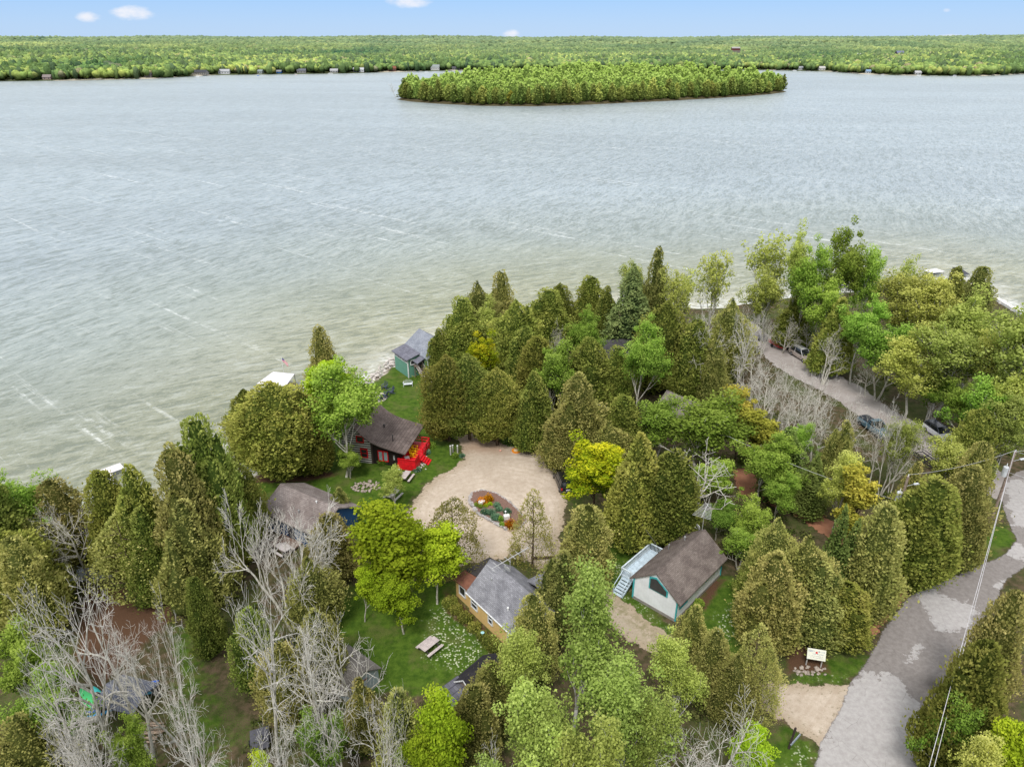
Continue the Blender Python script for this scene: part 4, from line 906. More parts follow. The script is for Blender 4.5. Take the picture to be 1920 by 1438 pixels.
for d0, d1, sp_, sub, rr in ((4, 60, 8.2, 2, 5.2), (60, 300, 9.6, 2, 6.0), (300, 900, 13.5, 1, 8.6), (900, 2100, 19, 1, 12.), (2100, 4500, 30, 1, 18)):
    dmid = d0; pts_ = []
    while dmid < d1:
        yk = np.interp(us, us, Y0)+dmid; xk = kx*yk; L = np.concatenate([[0], np.cumsum(np.hypot(np.diff(xk), np.diff(yk)))]); n = int(L[-1]/sp_); q = (np.arange(n)+rng.random(n)*.8)*sp_
        uu = np.interp(q, L, us); keep = (uu > -140) & (uu < 2060); uu = uu[keep]; dj = dmid+rng.normal(size=len(uu))*sp_*.25; dj = np.maximum(dj, 3)
        yy = np.interp(uu, us, Y0)+dj; xx = np.interp(uu, us, kx)*yy; pts_.append(np.stack([xx, yy, dj], 1)); dmid += sp_*.85
    q = np.concatenate(pts_)
    ok = np.ones(len(q), bool)
    for cx, cy, cr_, oh, bs in CLEAR:
        ok &= ~((abs(q[:, 0]-cx) < cr_) & (q[:, 1] > cy-(24 if oh else 40)) & (q[:, 1] < cy+7)) | ((q[:, 1] < cy-6) & (rng.random(len(q)) < .22) & (not oh))
    ok &= rng.random(len(q)) > .06; q = q[ok]; zz = hillz(q[:, 2], q[:, 0], q[:, 1]); n = len(q); nblob += n
    iv, jf = ICO[sub]; nv = len(iv); big = np.array([noise.noise(Vector((a*.006, b_*.006, 1))) for a, b_ in q[:, :2]])
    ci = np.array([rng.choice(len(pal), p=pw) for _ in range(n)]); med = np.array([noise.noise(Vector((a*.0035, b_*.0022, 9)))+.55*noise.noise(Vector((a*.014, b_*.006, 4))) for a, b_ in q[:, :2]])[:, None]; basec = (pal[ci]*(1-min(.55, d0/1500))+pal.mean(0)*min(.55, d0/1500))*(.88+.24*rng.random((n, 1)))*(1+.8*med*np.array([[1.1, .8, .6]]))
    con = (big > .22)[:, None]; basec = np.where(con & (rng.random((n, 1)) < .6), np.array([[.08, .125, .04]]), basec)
    hh = np.clip((q[:, 1]-1200)/3800, 0, 1)[:, None]; basec = basec*(1-.6*hh)+np.array([[.155, .21, .15]])*.6*hh  # aerial haze mixed into the crown base colours, stronger with distance
    sc = rr*np.exp(rng.normal(size=n)*.24)*.98; jit = 1+.2*rng.normal(size=(n, nv)).clip(-1.3, 1.3)
    V = iv[None]*jit[:, :, None]*sc[:, None, None]; ht = (9+5*rng.random(n))*(1 if rr < 10 else 1.15); conif = (ci == 5) | (ci == 3)
    V[:, :, 2] *= np.where(conif, 1.5, .95)[:, None]*np.minimum(1, 7.5/sc)[:, None]; V[:, :, :2] *= np.where(conif, .72, 1.)[:, None, None]
    V += np.stack([q[:, 0], q[:, 1], zz+ht*.62], 1)[:, None, :]
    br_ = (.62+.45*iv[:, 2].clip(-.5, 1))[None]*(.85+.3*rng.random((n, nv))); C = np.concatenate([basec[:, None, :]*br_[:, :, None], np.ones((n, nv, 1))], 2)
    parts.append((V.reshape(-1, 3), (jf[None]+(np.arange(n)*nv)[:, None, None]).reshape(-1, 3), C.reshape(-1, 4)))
    if d0 == 3:         # skirts to the water for the front band, so no bare gap shows under the crowns
        V2 = V.copy(); V2[:, :, 2] = (V[:, :, 2]-ht[:, None]*.5); V2[:, :, :2] = (V[:, :, :2]-q[:, None, :2])*.8+q[:, None, :2]; C2 = C.copy(); C2[:, :, :3] *= .55
        parts.append((V2.reshape(-1, 3), (jf[None]+(np.arange(n)*nv)[:, None, None]).reshape(-1, 3), C2.reshape(-1, 4)))
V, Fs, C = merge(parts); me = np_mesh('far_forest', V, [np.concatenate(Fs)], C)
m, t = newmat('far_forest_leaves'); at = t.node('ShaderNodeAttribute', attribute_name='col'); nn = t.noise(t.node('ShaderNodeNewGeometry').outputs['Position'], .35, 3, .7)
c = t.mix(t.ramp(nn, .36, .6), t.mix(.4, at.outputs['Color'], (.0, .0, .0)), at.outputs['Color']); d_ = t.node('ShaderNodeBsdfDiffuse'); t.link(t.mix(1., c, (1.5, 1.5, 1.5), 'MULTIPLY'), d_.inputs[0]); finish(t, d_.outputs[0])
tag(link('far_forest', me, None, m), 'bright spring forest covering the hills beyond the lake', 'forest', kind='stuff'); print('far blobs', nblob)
#@@PART2@@
# ================================================================== buildings
class Fr:
    """local frame helper: x along the ridge, y across, origin on the ground"""
    def __init__(s, x, y, yaw): s.e = None; s.x = x; s.y = y; s.yaw = R(yaw)
def shingle(name, a, b, sx=3.2, sy=6.):
    m, t = newmat(name); ob = t.node('ShaderNodeTexCoord').outputs['Object']; n = t.noise(ob, .7, 4, .65); n2 = t.noise(ob, 12, 3, .8)
    br = t.node('ShaderNodeTexBrick'); br.inputs['Scale'].default_value = 1; br.inputs['Brick Width'].default_value = 1/sx; br.inputs['Row Height'].default_value = 1/sy; br.inputs['Mortar Size'].default_value = .012
    sep = t.node('ShaderNodeSeparateXYZ'); t.link(ob, sep.inputs[0]); cmb = t.node('ShaderNodeCombineXYZ'); t.link(sep.outputs[0], cmb.inputs[0]); t.link(t.math('ADD', sep.outputs[2], t.math('MULTIPLY', sep.outputs[1], .0)), cmb.inputs[1])
    t.link(t.mapping(cmb.outputs[0], (1, 1.9, 1)), br.inputs['Vector']); br.inputs['Color1'].default_value = (.8, .8, .8, 1); br.inputs['Color2'].default_value = (1.1, 1.1, 1.1, 1); br.inputs['Mortar'].default_value = (.45, .45, .45, 1)
    c = t.mix(t.ramp(n, .3, .7), a, b); c = t.mix(1., c, br.outputs[0], 'MULTIPLY'); c = t.mix(t.ramp(n2, .3, .75, .35, 0), c, tuple(q*.45 for q in a))
    finish(t, princ(t, c, .9, .15, 0, br.outputs[0], .4, .02)); return m
def siding(name, a, vertical=True, sc=4., gap=.75):
    m, t = newmat(name); ob = t.node('ShaderNodeTexCoord').outputs['Object']; sep = t.node('ShaderNodeSeparateXYZ'); t.link(ob, sep.inputs[0])
    q = t.math('ADD', sep.outputs[0], sep.outputs[1]) if vertical else sep.outputs[2]
    f = t.math('FRACT', t.math('MULTIPLY', q, sc)); g_ = t.ramp(f, 0, .08, gap, 1); n = t.noise(ob, 1.2, 3, .6)
    c = t.mix(t.ramp(n, .3, .7), tuple(x*.88 for x in a), a); c = t.mix(t.math('SUBTRACT', 1., g_), c, (0, 0, 0)); finish(t, princ(t, c, .7, .25)); return m
GLASS = M('dark_glass', (.03, .035, .04), .12, .6); WHITE = M('white_trim', (.74, .75, .76), .6)
def prism(b, prof, x0, x1):
    """profile [(y,z)] extruded along x"""
    b.poly([(x0, p[0], p[1]) for p in prof], (x1-x0, 0, 0))
def gable_walls(b, x0, x1, y0, y1, he, hr, z0=0., yr=None):
    yr = (y0+y1)/2 if yr is None else yr
    prism(b, [(y0, z0), (y1, z0), (y1, he), (yr, hr), (y0, he)], x0, x1)
def roof_slab(b, pts_top, x0, x1, th=.14):
    """roof as stack of slabs following (y,z) points"""
    prism(b, pts_top+[(p[0], p[1]-th) for p in pts_top[::-1]], x0, x1)
def window(parent, c, w_, h_, face, frame_mat, th=.09, muntin=True, pane=None):
    """c centre on wall; face = outward unit vector (local)"""
    f = Vector(face); a = math.atan2(f.y, f.x)-math.pi/2; b = B(); c = Vector(c)
    side = Vector((-f.y, f.x, 0))
    for s_ in (-1, 1): b.box(c+side*s_*w_/2+f*.04, (.11, .1, h_+.12), a)
    for s_ in (-1, 1): b.box(c+Vector((0, 0, s_*h_/2))+f*.045, (w_+.1, .11, .11), a)
    if muntin: b.box(c+f*.04, (w_, .09, .07), a)
    o = b.build('window', frame_mat, parent); b = B(); b.box(c+f*.012, (w_, .03, h_), a); b.build('pane', pane or GLASS, o); return o
def pipe(parent, p, r=.07, h=.5, mat=None, cap=True, name='vent_pipe'):
    b = B(); b.tube(p, (p[0], p[1], p[2]+h), r, n=10)
    if cap: b.tube((p[0], p[1], p[2]+h), (p[0], p[1], p[2]+h+.09), r*1.9, r*1.2, 10)
    return b.build(name, mat or M('galvanised', (.45, .46, .47), .4, .5, .6), parent)

# ---- white chalet
e = empty('chalet', (16.82, 56.41, 0), R(47.2), 'white gabled chalet with teal trim and brown shingle roof right of the gravel lane', 'house')
TEAL = M('teal_trim', (.06, .4, .42), .6); WW = siding('white_siding', (.8, .83, .86), True, 3.2, .88)
b = B(); gable_walls(b, -4.38, 4.38, -2.4, 2.4, 2.62, 4.45, .25); b.build('wall', WW, e)
b = B(); b.box((0, 0, .15), (8.86, 4.9, .34)); b.build('foundation', M('grey_block', (.28, .26, .24)), e)
b = B(); roof_slab(b, [(-2.86, 2.42), (0, 4.68), (2.86, 2.42)], -4.62, 4.62, .16); b.build('roof', shingle('brown_shingles', (.15, .12, .11), (.265, .222, .2)), e)
b = B()
for x in (-4.42, 4.42):
    for y in (-2.42, 2.42): b.box((x, y, 1.4), (.13, .13, 2.5))
b.build('corner_trim', TEAL, e)
wpts = [(-4.4, .75, 2.35), (-4.4, -1.35, 2.35), (-4.4, -1.35, 3.02), (-4.4, .05, 4.0), (-4.4, .75, 3.7)]
b = B(); b.poly(wpts, (-.05, 0, 0)); wn = b.build('window', TEAL, e); b = B(); cy = -.3; cz = 2.95
b.poly([(-4.47, cy+(p[1]-cy)*.86, cz+(p[2]-cz)*.84) for p in wpts], (-.02, 0, 0)); b.build('pane', GLASS, wn)
window(e, (-3.2, -2.43, 1.75), 1.3, .8, (0, -1, 0), TEAL); window(e, (1.2, -2.43, 1.85), .5, .6, (0, -1, 0), TEAL); window(e, (3.0, 2.43, 1.5), 1.1, 1., (0, 1, 0), TEAL)
pipe(e, (2.6, 1.1, 3.8), .07, .45); pipe(e, (.9, 1.9, 3.2), .05, .6)
DK = M('painted_deck_blue', (.5, .6, .68), .7)
dk = empty('deck', (0, 0, 0)); dk.parent = e; b = B(); b.box((-.9, 3.5, 1.15), (5.4, 2.1, .12))
for x in (-3.5, -.9, 1.7): b.box((x, 4.45, .57), (.12, .12, 1.1))
b.build('platform', DK, dk)
b = B()
for x in np.arange(-3.55, 1.85, .16): b.bar((x, 4.5, 1.2), (x, 4.5, 2.05), .045)
for y in np.arange(2.6, 4.5, .16):
    b.bar((1.75, y, 1.2), (1.75, y, 2.05), .045); b.bar((-3.55, y, 1.2), (-3.55, y, 2.05), .045) if y > 3.2 else None
for p, q in (((-3.6, 4.5), (1.8, 4.5)), ((1.75, 2.5), (1.75, 4.5)), ((-3.55, 3.2), (-3.55, 4.5))): b.bar((*p, 2.1), (*q, 2.1), .13, .08); b.bar((*p, 1.3), (*q, 1.3), .07, .06)
b.build('railing', M('pale_blue_railing', (.62, .7, .76), .6), dk)
b = B()
for k in range(6): b.box((-3.75-.28*k, 3.7, 1.05-.18*k), (.3, 1., .06))
for y in (3.15, 4.25): b.bar((-3.6, y, 1.05), (-5.2, y, .05), .07, .2); b.bar((-3.6, y, 2.0), (-5.2, y, 1.0), .07, .06); b.bar((-5.15, y, 0), (-5.15, y, 1.05), .09)
b.build('stairs', DK, dk)
b = B(); b.bar((.1, 2.7, 3.0), (.1, 2.7, 3.6), .05)
b.build('wire_mast', M('galvanised', (.45, .46, .47), .4, .5, .6), e)
def yagi(x, y, z0, z1, yaw, L, n, w0, w1, label, tilt=0.):
    e = empty('tv_antenna', (x, y, z0), yaw, label, 'antenna'); m_ = M('antenna_metal', (.55, .55, .55), .4, .5, .5)
    b = B(); b.tube((0, 0, 0), (0, 0, z1-z0), .04, n=6); b.build('mast', m_, e)
    b = B(); b.bar((-L/2, 0, z1-z0), (L/2, 0, z1-z0+tilt), .06); b.build('boom', m_, e); b = B()
    for k in range(n):
        f = k/(n-1); w_ = w0+(w1-w0)*f; zz = z1-z0+tilt*f; b.bar((-L/2+L*f, -w_/2, zz+.03), (-L/2+L*f, w_/2, zz+.03), .035)
    b.build('element', m_, e); return e
def W(e, p): 
    a = e.rotation_euler.z; return (e.location.x+p[0]*math.cos(a)-p[1]*math.sin(a), e.location.y+p[0]*math.sin(a)+p[1]*math.cos(a), p[2])
p = W(e, (4.4, .2, 4.4)); yagi(p[0], p[1], 4.4, 7.0, R(62), 2.6, 12, 1.9, .7, 'toothed television antenna on a mast at the back of the white chalet roof')
def dish(p, yaw, label, r=.35):
    d_ = empty('satellite_dish', p, yaw, label, 'satellite dish'); b = B(); b.tube((0, 0, 0), (0, 0, .5), .03, n=6); b.build('pole', M('galvanised', (.45, .46, .47), .4, .5, .6), d_)
    b = B(); r_ = bmesh.ops.create_cone(b.bm, cap_ends=True, segments=18, radius1=r, radius2=r*.4, depth=.12, matrix=Matrix.Translation((.08, 0, .6)) @ Matrix.Rotation(R(-70), 4, 'Y')); b.build('reflector', M('dish_white', (.75, .75, .76), .4), d_)
    b = B(); b.bar((.1, 0, .3), (.5, 0, .55), .03); b.box((.5, 0, .57), (.08, .08, .08)); b.build('feed_arm', M('galvanised', (.45, .46, .47), .4, .5, .6), d_)
dish(W(e, (4.3, .5, 4.35)), R(200), 'small white satellite dish at the back ridge of the white chalet')
bsh = []
def shrub(x, y, r, h, lm, label, group=None, n=500, cat='shrub', seed=0, name='shrub', ls=.16, tipb=.2):
    rng = np.random.default_rng(int(seed+x*13+y*7) & 0xffff); g_ = unit(rng.normal(size=(n, 3)))*(.65+.38*rng.random((n, 1))); g_[:, 2] = abs(g_[:, 2])
    lum = 1+.25*fbm(g_, 2.2, 3+x); P_ = g_*np.array([r, r, h])*lum[:, None]; U = g_+rng.normal(size=(n, 3))*.5
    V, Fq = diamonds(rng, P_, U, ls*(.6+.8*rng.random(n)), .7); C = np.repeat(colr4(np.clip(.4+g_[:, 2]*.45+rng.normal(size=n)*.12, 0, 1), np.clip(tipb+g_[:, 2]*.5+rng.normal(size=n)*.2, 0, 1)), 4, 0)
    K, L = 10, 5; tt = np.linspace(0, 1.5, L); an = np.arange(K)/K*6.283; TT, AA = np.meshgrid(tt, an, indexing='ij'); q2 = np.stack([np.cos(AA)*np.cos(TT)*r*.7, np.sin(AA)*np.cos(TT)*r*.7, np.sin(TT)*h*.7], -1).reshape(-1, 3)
    fq = np.array([[i*K+j, i*K+(j+1) % K, (i+1)*K+(j+1) % K, (i+1)*K+j] for i in range(L-1) for j in range(K)])
    V, Fs, C = merge([(V, Fq, C), (q2, fq, colr4(np.full(len(q2), .25), np.full(len(q2), .1)))]); me = np_mesh(name, V, Fs, C)
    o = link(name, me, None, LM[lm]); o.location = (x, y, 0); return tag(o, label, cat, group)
for i, (a_, b_) in enumerate(((-1.6, -3.1), (-2.6, -3.2), (-.9, -3.0))):
    p = W(e, (a_, b_, 0)); shrub(p[0], p[1], .55, .8, 'green', 'dark green shrub against the right wall of the white chalet', 'shrubs by the white chalet')

# ---- yellow house
e = empty('yellow_house', (-.07, 52.29, 0), R(-51.3), 'yellow cottage with grey shingle roof beside the daisy lawn', 'house')
YW = siding('yellow_siding', (.75, .52, .22), False, 6, .85); GR = shingle('grey_shingles', (.2, .2, .225), (.36, .36, .395))
x0, x1 = -3.3, 5.6
b = B(); gable_walls(b, x0+.15, x1-.15, -2.72, 2.6, 2.55, 4.65); b.build('wall', YW, e)
b = B(); roof_slab(b, [(-3.0, 2.36), (0, 4.86), (2.9, 2.42)], x0, x1, .15); b.build('roof', GR, e)
b = B(); prism(b, [(-2.5, 0), (1.6, 0), (1.6, 2.0), (-2.5, 2.25)], -5.7, x0+.16); b.build('annex_wall', YW, e)
b = B(); b.poly([(-5.9, -1.2, 2.35), (x0-.05, -1.2, 2.9), (x0-.05, 1.9, 2.9), (-5.9, 1.9, 2.35)], (0, 0, .1)); b.build('annex_roof', M('dark_felt_roof', (.05, .045, .045), .9), e)
b = B(); b.poly([(-5.9, -2.75, 2.05), (x0-.05, -2.75, 2.35), (x0-.05, -1.22, 2.85), (-5.9, -1.22, 2.3)], (0, 0, .1)); b.build('porch_roof', M('rusty_roof', (.2, .085, .055), .9), e)
# rear wing with its own roof and hip
b = B(); prism(b, [(2.6, 0), (5.2, 0), (5.2, 2.4), (2.6, 2.4)], -.2, 3.8); b.build('wing_wall', YW, e)
b = B(); b.poly([(-.5, 2.2, 2.75), (1.8, 1.4, 4.25), (1.8, 5.5, 4.1), (-.5, 5.5, 2.5)], (0, 0, .12)); b.poly([(1.8, 1.4, 4.25), (4.1, 2.2, 2.75), (4.1, 5.5, 2.5), (1.8, 5.5, 4.1)], (0, 0, .12)); b.build('wing_roof', GR, e)
b = B(); b.bar((x0+.02, -3.0, 2.33), (x1-.02, -3.0, 2.33), .12, .1); b.build('gutter', WHITE, e)
for x, w_ in ((-2.2, .95), (.35, .62), (3.4, .9)): window(e, (x, -2.74, 1.55), w_, 1.15, (0, -1, 0), WHITE)
window(e, (-4.5, -2.52, 1.4), 1.0, 1.1, (0, -1, 0), WHITE, muntin=False)
pipe(e, (1.9, -1.9, 3.2), .06, .35, WHITE); pipe(e, (-1.6, -1.1, 3.9), .06, .2)
dish(W(e, (-.9, .35, 4.55)), R(230), 'white satellite dish on the ridge of the yellow cottage', .38)
p = W(e, (-1.3, .9, 4.2)); yagi(p[0], p[1], 4.0, 5.6, R(38), 4.4, 8, 1.3, .6, 'long boomed television antenna above the yellow cottage roof', .3)
for i, (x, r_) in enumerate(((-5.0, .85), (-3.9, .75), (-2.4, .8), (-.9, .7), (.4, .55), (1.4, .8), (2.2, .75), (3.8, .7))):
    p = W(e, (x, -3.75, 0)); shrub(p[0], p[1], r_, .75*r_/.7, 'cedar', 'rounded foundation shrub along the yellow cottage wall', 'foundation shrubs of the yellow cottage', 700)
x, y, _ = G(905, 1196); e2 = empty('bird_bath', (x, y, 0), 0, 'small turquoise bird bath on the lawn edge by the yellow cottage', 'bird bath'); b = B(); b.tube((0, 0, 0), (0, 0, .6), .07, .05); b.build('pedestal', M('turquoise_paint', (.1, .5, .55)), e2); b = B(); b.tube((0, 0, .6), (0, 0, .7), .08, .17, 14); b.build('bowl', M('pale_turquoise', (.4, .7, .75)), e2)

# ---- blue cottage, brown-grey roof
e = empty('blue_cottage', (-23.4, 66.7, 0), R(-31.84), 'dark blue cottage under a broad grey-brown gabled roof left of the lawn', 'house')
BL = siding('blue_siding', (.018, .075, .2), False, 5, .7)
b = B(); gable_walls(b, -3.4, 5.0, -2.9, 2.9, 2.72, 4.2); b.build('wall', BL, e)
b = B(); roof_slab(b, [(-3.35, 2.6), (0, 4.4), (3.35, 2.6)], -3.75, 5.3, .15); b.build('roof', shingle('greybrown_shingles', (.19, .155, .145), (.33, .285, .27)), e)
b = B(); b.box((.6, -4.0, .25), (3.2, 2.2, .14)); b.build('porch_floor', M('brown_boards', (.22, .15, .12)), e)
window(e, (-2.0, -2.93, 1.6), 1.1, 1.1, (0, -1, 0), WHITE); window(e, (3.4, -2.93, 1.6), 1.1, 1.1, (0, -1, 0), WHITE); window(e, (-3.43, .3, 1.6), 1.2, 1.1, (-1, 0, 0), WHITE)
b = B(); b.box((.6, -2.95, 1.1), (1., .09, 2.1)); b.build('door', M('dark_door', (.05, .05, .06)), e)
pipe(e, (2.4, -.4, 4.15), .06, .25, WHITE); pipe(e, (1.2, -2.0, 3.3), .06, .4)

# ---- striped log cabin with flared roof and red deck
e = empty('log_cabin', (-18.28, 79.95, 0), R(78), 'dark log cabin with white chinking, red trimmed windows and a red deck', 'cabin')
def logs(name, c1, c2, pitch=.34):
    m, t = newmat(name); ob = t.node('ShaderNodeTexCoord').outputs['Object']; sep = t.node('ShaderNodeSeparateXYZ'); t.link(ob, sep.inputs[0]); n = t.noise(ob, 2, 3)
    f = t.math('FRACT', t.math('ADD', t.math('MULTIPLY', sep.outputs[2], 1/pitch), t.math('MULTIPLY', n, .12))); k = t.ramp(t.math('ABSOLUTE', t.math('SUBTRACT', f, .5)), .2, .25)
    finish(t, princ(t, t.mix(k, c1, c2), .85, .2, 0, k, .4, .05)); return m
LG = logs('striped_logs', (.025, .018, .015), (.6, .59, .56)); BLK = siding('black_boards', (.02, .014, .013), True, 5, .6); RED = M('red_paint', (.62, .008, .016), .5, .4)
prof = [(4.6, 2.9), (2.1, 6.1), (.3, 4.15), (-1.6, 3.3), (-4.95, 2.6)]
b = B(); prism(b, [(0, 0), (4.2, 0), (4.2, 3.1), (2.1, 5.85), (0, 3.75)], 0, 5.9); b.build('log_wall', LG, e)
b = B(); prism(b, [(-3.66, 0), (0, 0), (0, 3.75), (-1.6, 3.05), (-3.66, 2.6)], .03, 5.85); b.build('porch_wall', BLK, e)
b = B(); roof_slab(b, [(4.6, 2.9), (2.1, 6.1), (.9, 4.85), (.3, 4.3), (-.5, 3.8), (-1.6, 3.4), (-3, 3.05), (-4.95, 2.65)], -1.0, 6.85, .14); b.build('roof', shingle('dark_brown_shingles', (.13, .1, .092), (.225, .18, .165)), e)
b = B(); b.box((-.02, .0, 1.9), (.22, .22, 3.7)); b.build('corner_post', M('dark_log', (.05, .035, .03)), e)
window(e, (-.04, 1.5, 3.55), .95, .85, (-1, 0, 0), RED, muntin=False); window(e, (-.04, 1.1, 1.5), .9, 1.25, (-1, 0, 0), RED); 
for y in (-1.15, -1.85): window(e, (.0, y, 1.35), .6, 1.45, (-1, 0, 0), RED, muntin=False, pane=M('curtained_glass', (.25, .34, .36), .2, .5))
window(e, (0., -3.0, 1.3), .3, .8, (-1, 0, 0), M('dark_log', (.05, .035, .03)), muntin=False, pane=M('pale_curtain', (.5, .55, .56), .3))
b = B(); b.box((2.4, -3.7, 1.25), (.95, .1, 2.05)); b.build('door', RED, e); window(e, (4.3, -3.68, 1.5), 1., 1., (0, -1, 0), RED)
pipe(e, (1.0, -2.6, 3.1), .06, .9, M('black_metal', (.03, .03, .03), .5)); pipe(e, (3.2, -.6, 3.8), .09, .35, M('black_metal', (.03, .03, .03), .5))
b = B(); b.box((2.4, -4.85, .75), (6.0, 2.5, .1)); b.build('deck', RED, e)
b = B()
b.box((-.58, -4.85, .45), (.06, 2.5, .9)); b.box((2.4, -6.12, .4), (6.0, .06, .8))
b.build('deck_skirt', RED, e)
b = B()
for x in (-.55, 1.0, 2.5, 4.0, 5.35): b.box((x, -6.05, 1.15), (.1, .1, .95))
for y in (-3.8, -5.0): b.box((5.35, y, 1.15), (.1, .1, .95)); b.box((-.55, y, 1.15), (.1, .1, .95))
for z_ in (1.6, 1.2):
    b.bar((2.5, -6.05, z_), (5.4, -6.05, z_), .16, .06); b.bar((5.35, -3.75, z_), (5.35, -6.05, z_), .16, .06); 
b.box((-.56, -4.9, 1.1), (.05, 2.4, .85)); b.box((.25, -6.06, 1.1), (1.6, .05, .85)); b.bar((-.6, -3.7, 1.6), (-.6, -6.1, 1.6), .16, .06); b.bar((-.6, -6.05, 1.6), (1.05, -6.05, 1.6), .06, .16)
b.build('railing', RED, e)
b = B()
for k in range(4): b.box((1.75, -6.3-.28*k, .62-.18*k), (1.3, .3, .07))
b.build('stairs', RED, e)
def adir(x, y, z, yaw, mat, label, group=None, rock=False, name='garden_chair', cat='chair'):
    c_ = empty(name, (x, y, z), yaw, label, cat, group)
    b = B()
    for k in range(5): b.box((-.02+.1*k-.2, 0, .36-.03*(4-k)+.0), (.085, .52, .03), ry=R(-12))
    b.build('seat', mat, c_); b = B()
    for k in range(5): b.bar((-.22, (k-2)*.105, .28), (-.5, (k-2)*.14, 1.02-.035*abs(k-2)), .09, .03, up=(0, 1, 0))
    b.build('backrest', mat, c_)
    for s_ in (-1, 1):
        b = B(); b.box((.02, s_*.34, .6), (.68, .12, .03)); b.build('armrest', mat, c_)
        b = B(); b.bar((.28, s_*.32, 0.02), (.28, s_*.32, .6), .09, .04); b.build('leg', mat, c_); b = B(); b.bar((.3, s_*.26, .3), (-.52, s_*.26, .03), .05, .12); b.build('leg', mat, c_)
    if rock:
        for s_ in (-1, 1):
            b = B()
            for k in range(5):
                a0, a1 = -.75+.3*k, -.45+.3*k; b.bar((a0*.75, s_*.3, .09*a0*a0*2.2), (a1*.75, s_*.3, .09*a1*a1*2.2), .05)
            b.build('rocker', mat, c_)
    return c_
YEL = M('yellow_paint', (.85, .5, .01), .5)
p = W(e, (3.0, -4.75, .8)); adir(*p, R(-15), YEL, 'bright yellow rocking chair on the red deck, farther from the camera', rock=True, name='rocking_chair')
p = W(e, (1.7, -4.95, .8)); adir(*p, R(-15), YEL, 'bright yellow rocking chair on the red deck, nearer the camera', rock=True, name='rocking_chair')
p = W(e, (.4, -4.6, .8)); e2 = empty('deck_table', p, R(20), 'small white and red patterned table at the near end of the red deck', 'table'); b = B(); b.box((0, 0, .5), (.6, .6, .04)); b.build('table_top', M('speckled_cloth', (.6, .3, .3), .8, dirt=(.6, .6, .6)), e2); b = B()
for sx in (-1, 1):
    for sy in (-1, 1): b = B(); b.box((sx*.24, sy*.24, .25), (.05, .05, .5)); b.build('leg', WHITE, e2)
x, y, _ = G(719, 868); shrub(x, y, .9, 1.1, 'green', 'round green bush under the twin windows of the log cabin', n=700)
x, y, _ = G(808, 838); shrub(x, y, .7, .7, 'green', 'leafy perennial clump beside the far end of the red deck', n=400)
x, y, _ = G(800, 850); shrub(x, y, .6, .6, 'blue', 'grey-green flowering clump beside the middle of the red deck', n=400)
x, y, _ = G(782, 882); shrub(x, y, .6, .5, 'blue', 'grey-green clump at the near corner of the red deck', n=400)
x, y, _ = G(748, 884); e2 = empty('bucket', (x, y, 0), 0, 'tiny turquoise bucket by the near foot of the red deck', 'bucket'); b = B(); b.tube((0, 0, 0), (0, 0, .32), .13, .17); b.build('pail', M('turquoise_paint', (.1, .5, .55)), e2); b = B(); b.tube((0, 0, .3), (0, 0, .33), .18, .18); b.build('rim', M('pale_turquoise', (.4, .7, .75)), e2)

# ---- green boathouse
e = empty('boathouse', (-13.55, 110.45, 0), R(-53.7), 'green two-storey boathouse with grey roof standing at the water edge', 'boathouse')
GN = siding('green_boards', (.13, .3, .225), True, 3.5, .75); SL = shingle('slate_grey_shingles', (.24, .26, .31), (.34, .36, .41)); SL2 = shingle('dark_slate_shingles', (.16, .16, .2), (.215, .215, .26))
b = B(); gable_walls(b, -3.7, 3.7, -2.9, 2.9, 3.85, 5.8, -.8); b.build('wall', GN, e)
b = B(); roof_slab(b, [(-3.1, 3.75), (0, 6.0), (3.1, 3.75)], -3.95, 3.95, .14); b.build('roof', SL, e)
b = B(); prism(b, [(-5.2, 0), (-2.92, 0), (-2.92, 3.7), (-5.2, 3.2)], -3.5, 1.1); b.build('porch_wall', GN, e)
b = B(); prism(b, [(-5.55, 3.3), (-2.95, 3.95), (-2.95, 3.83), (-5.55, 3.18)], -3.85, 1.4); b.build('porch_roof', SL2, e)
b = B(); prism(b, [(-4.4, 3.0), (-2.95, 3.6), (-2.95, 3.5), (-4.4, 2.9)], 1.42, 2.9); b.build('stair_roof', SL2, e)
b = B(); b.box((1.12, -5.2, 1.6), (.14, .14, 3.2)); b.box((3.72, -2.9, 1.9), (.12, .12, 3.8)); b.build('corner_trim', WHITE, e)
b = B(); b.box((-1.2, -5.23, 2.98), (4.4, .06, .1)); b.box((-1.2, -5.23, 2.6), (4.4, .06, .1)); 
for k in range(6): b.box((-3.35+.86*k, -5.23, 2.79), (.1, .06, .4))
wn = b.build('window', WHITE, e); b = B(); b.box((-1.2, -5.215, 2.79), (4.3, .04, .3)); b.build('pane', GLASS, wn)
window(e, (1.12, -4.3, 2.6), .8, .8, (1, 0, 0), WHITE, muntin=False)
b = B(); b.box((2.0, -2.93, 2.5), (.9, .08, 2.)); b.build('door', M('dark_door', (.05, .05, .06)), e)
st = empty('stairs', (0, 0, 0)); st.parent = e; b = B()
for k in range(11): b.box((1.9+.27*k, -3.55, 1.95-.175*k), (.26, .95, .05))
b.build('tread', M('brown_treads', (.2, .14, .12)), st); b = B()
for y in (-3.05, -4.05):
    b.bar((1.7, y, 2.0), (4.85, y, .02), .06, .2)
    b.bar((1.7, y, 2.9), (4.85, y, .92), .06, .09); b.bar((1.7, y, 2.5), (4.85, y, .52), .05, .06)
    for k in range(4): b.bar((1.75+k*1.0, y, 1.95-.63*k), (1.75+k*1.0, y, 2.85-.63*k), .07)
b.build('railing', M('weathered_rail', (.5, .45, .42)), st)
b = B(); b.box((1.55, -3.6, 2.02), (.8, 1.3, .1)); b.box((1.55, -4.2, 1.), (.1, .1, 2.)); b.build('landing', M('brown_treads', (.2, .14, .12)), st)

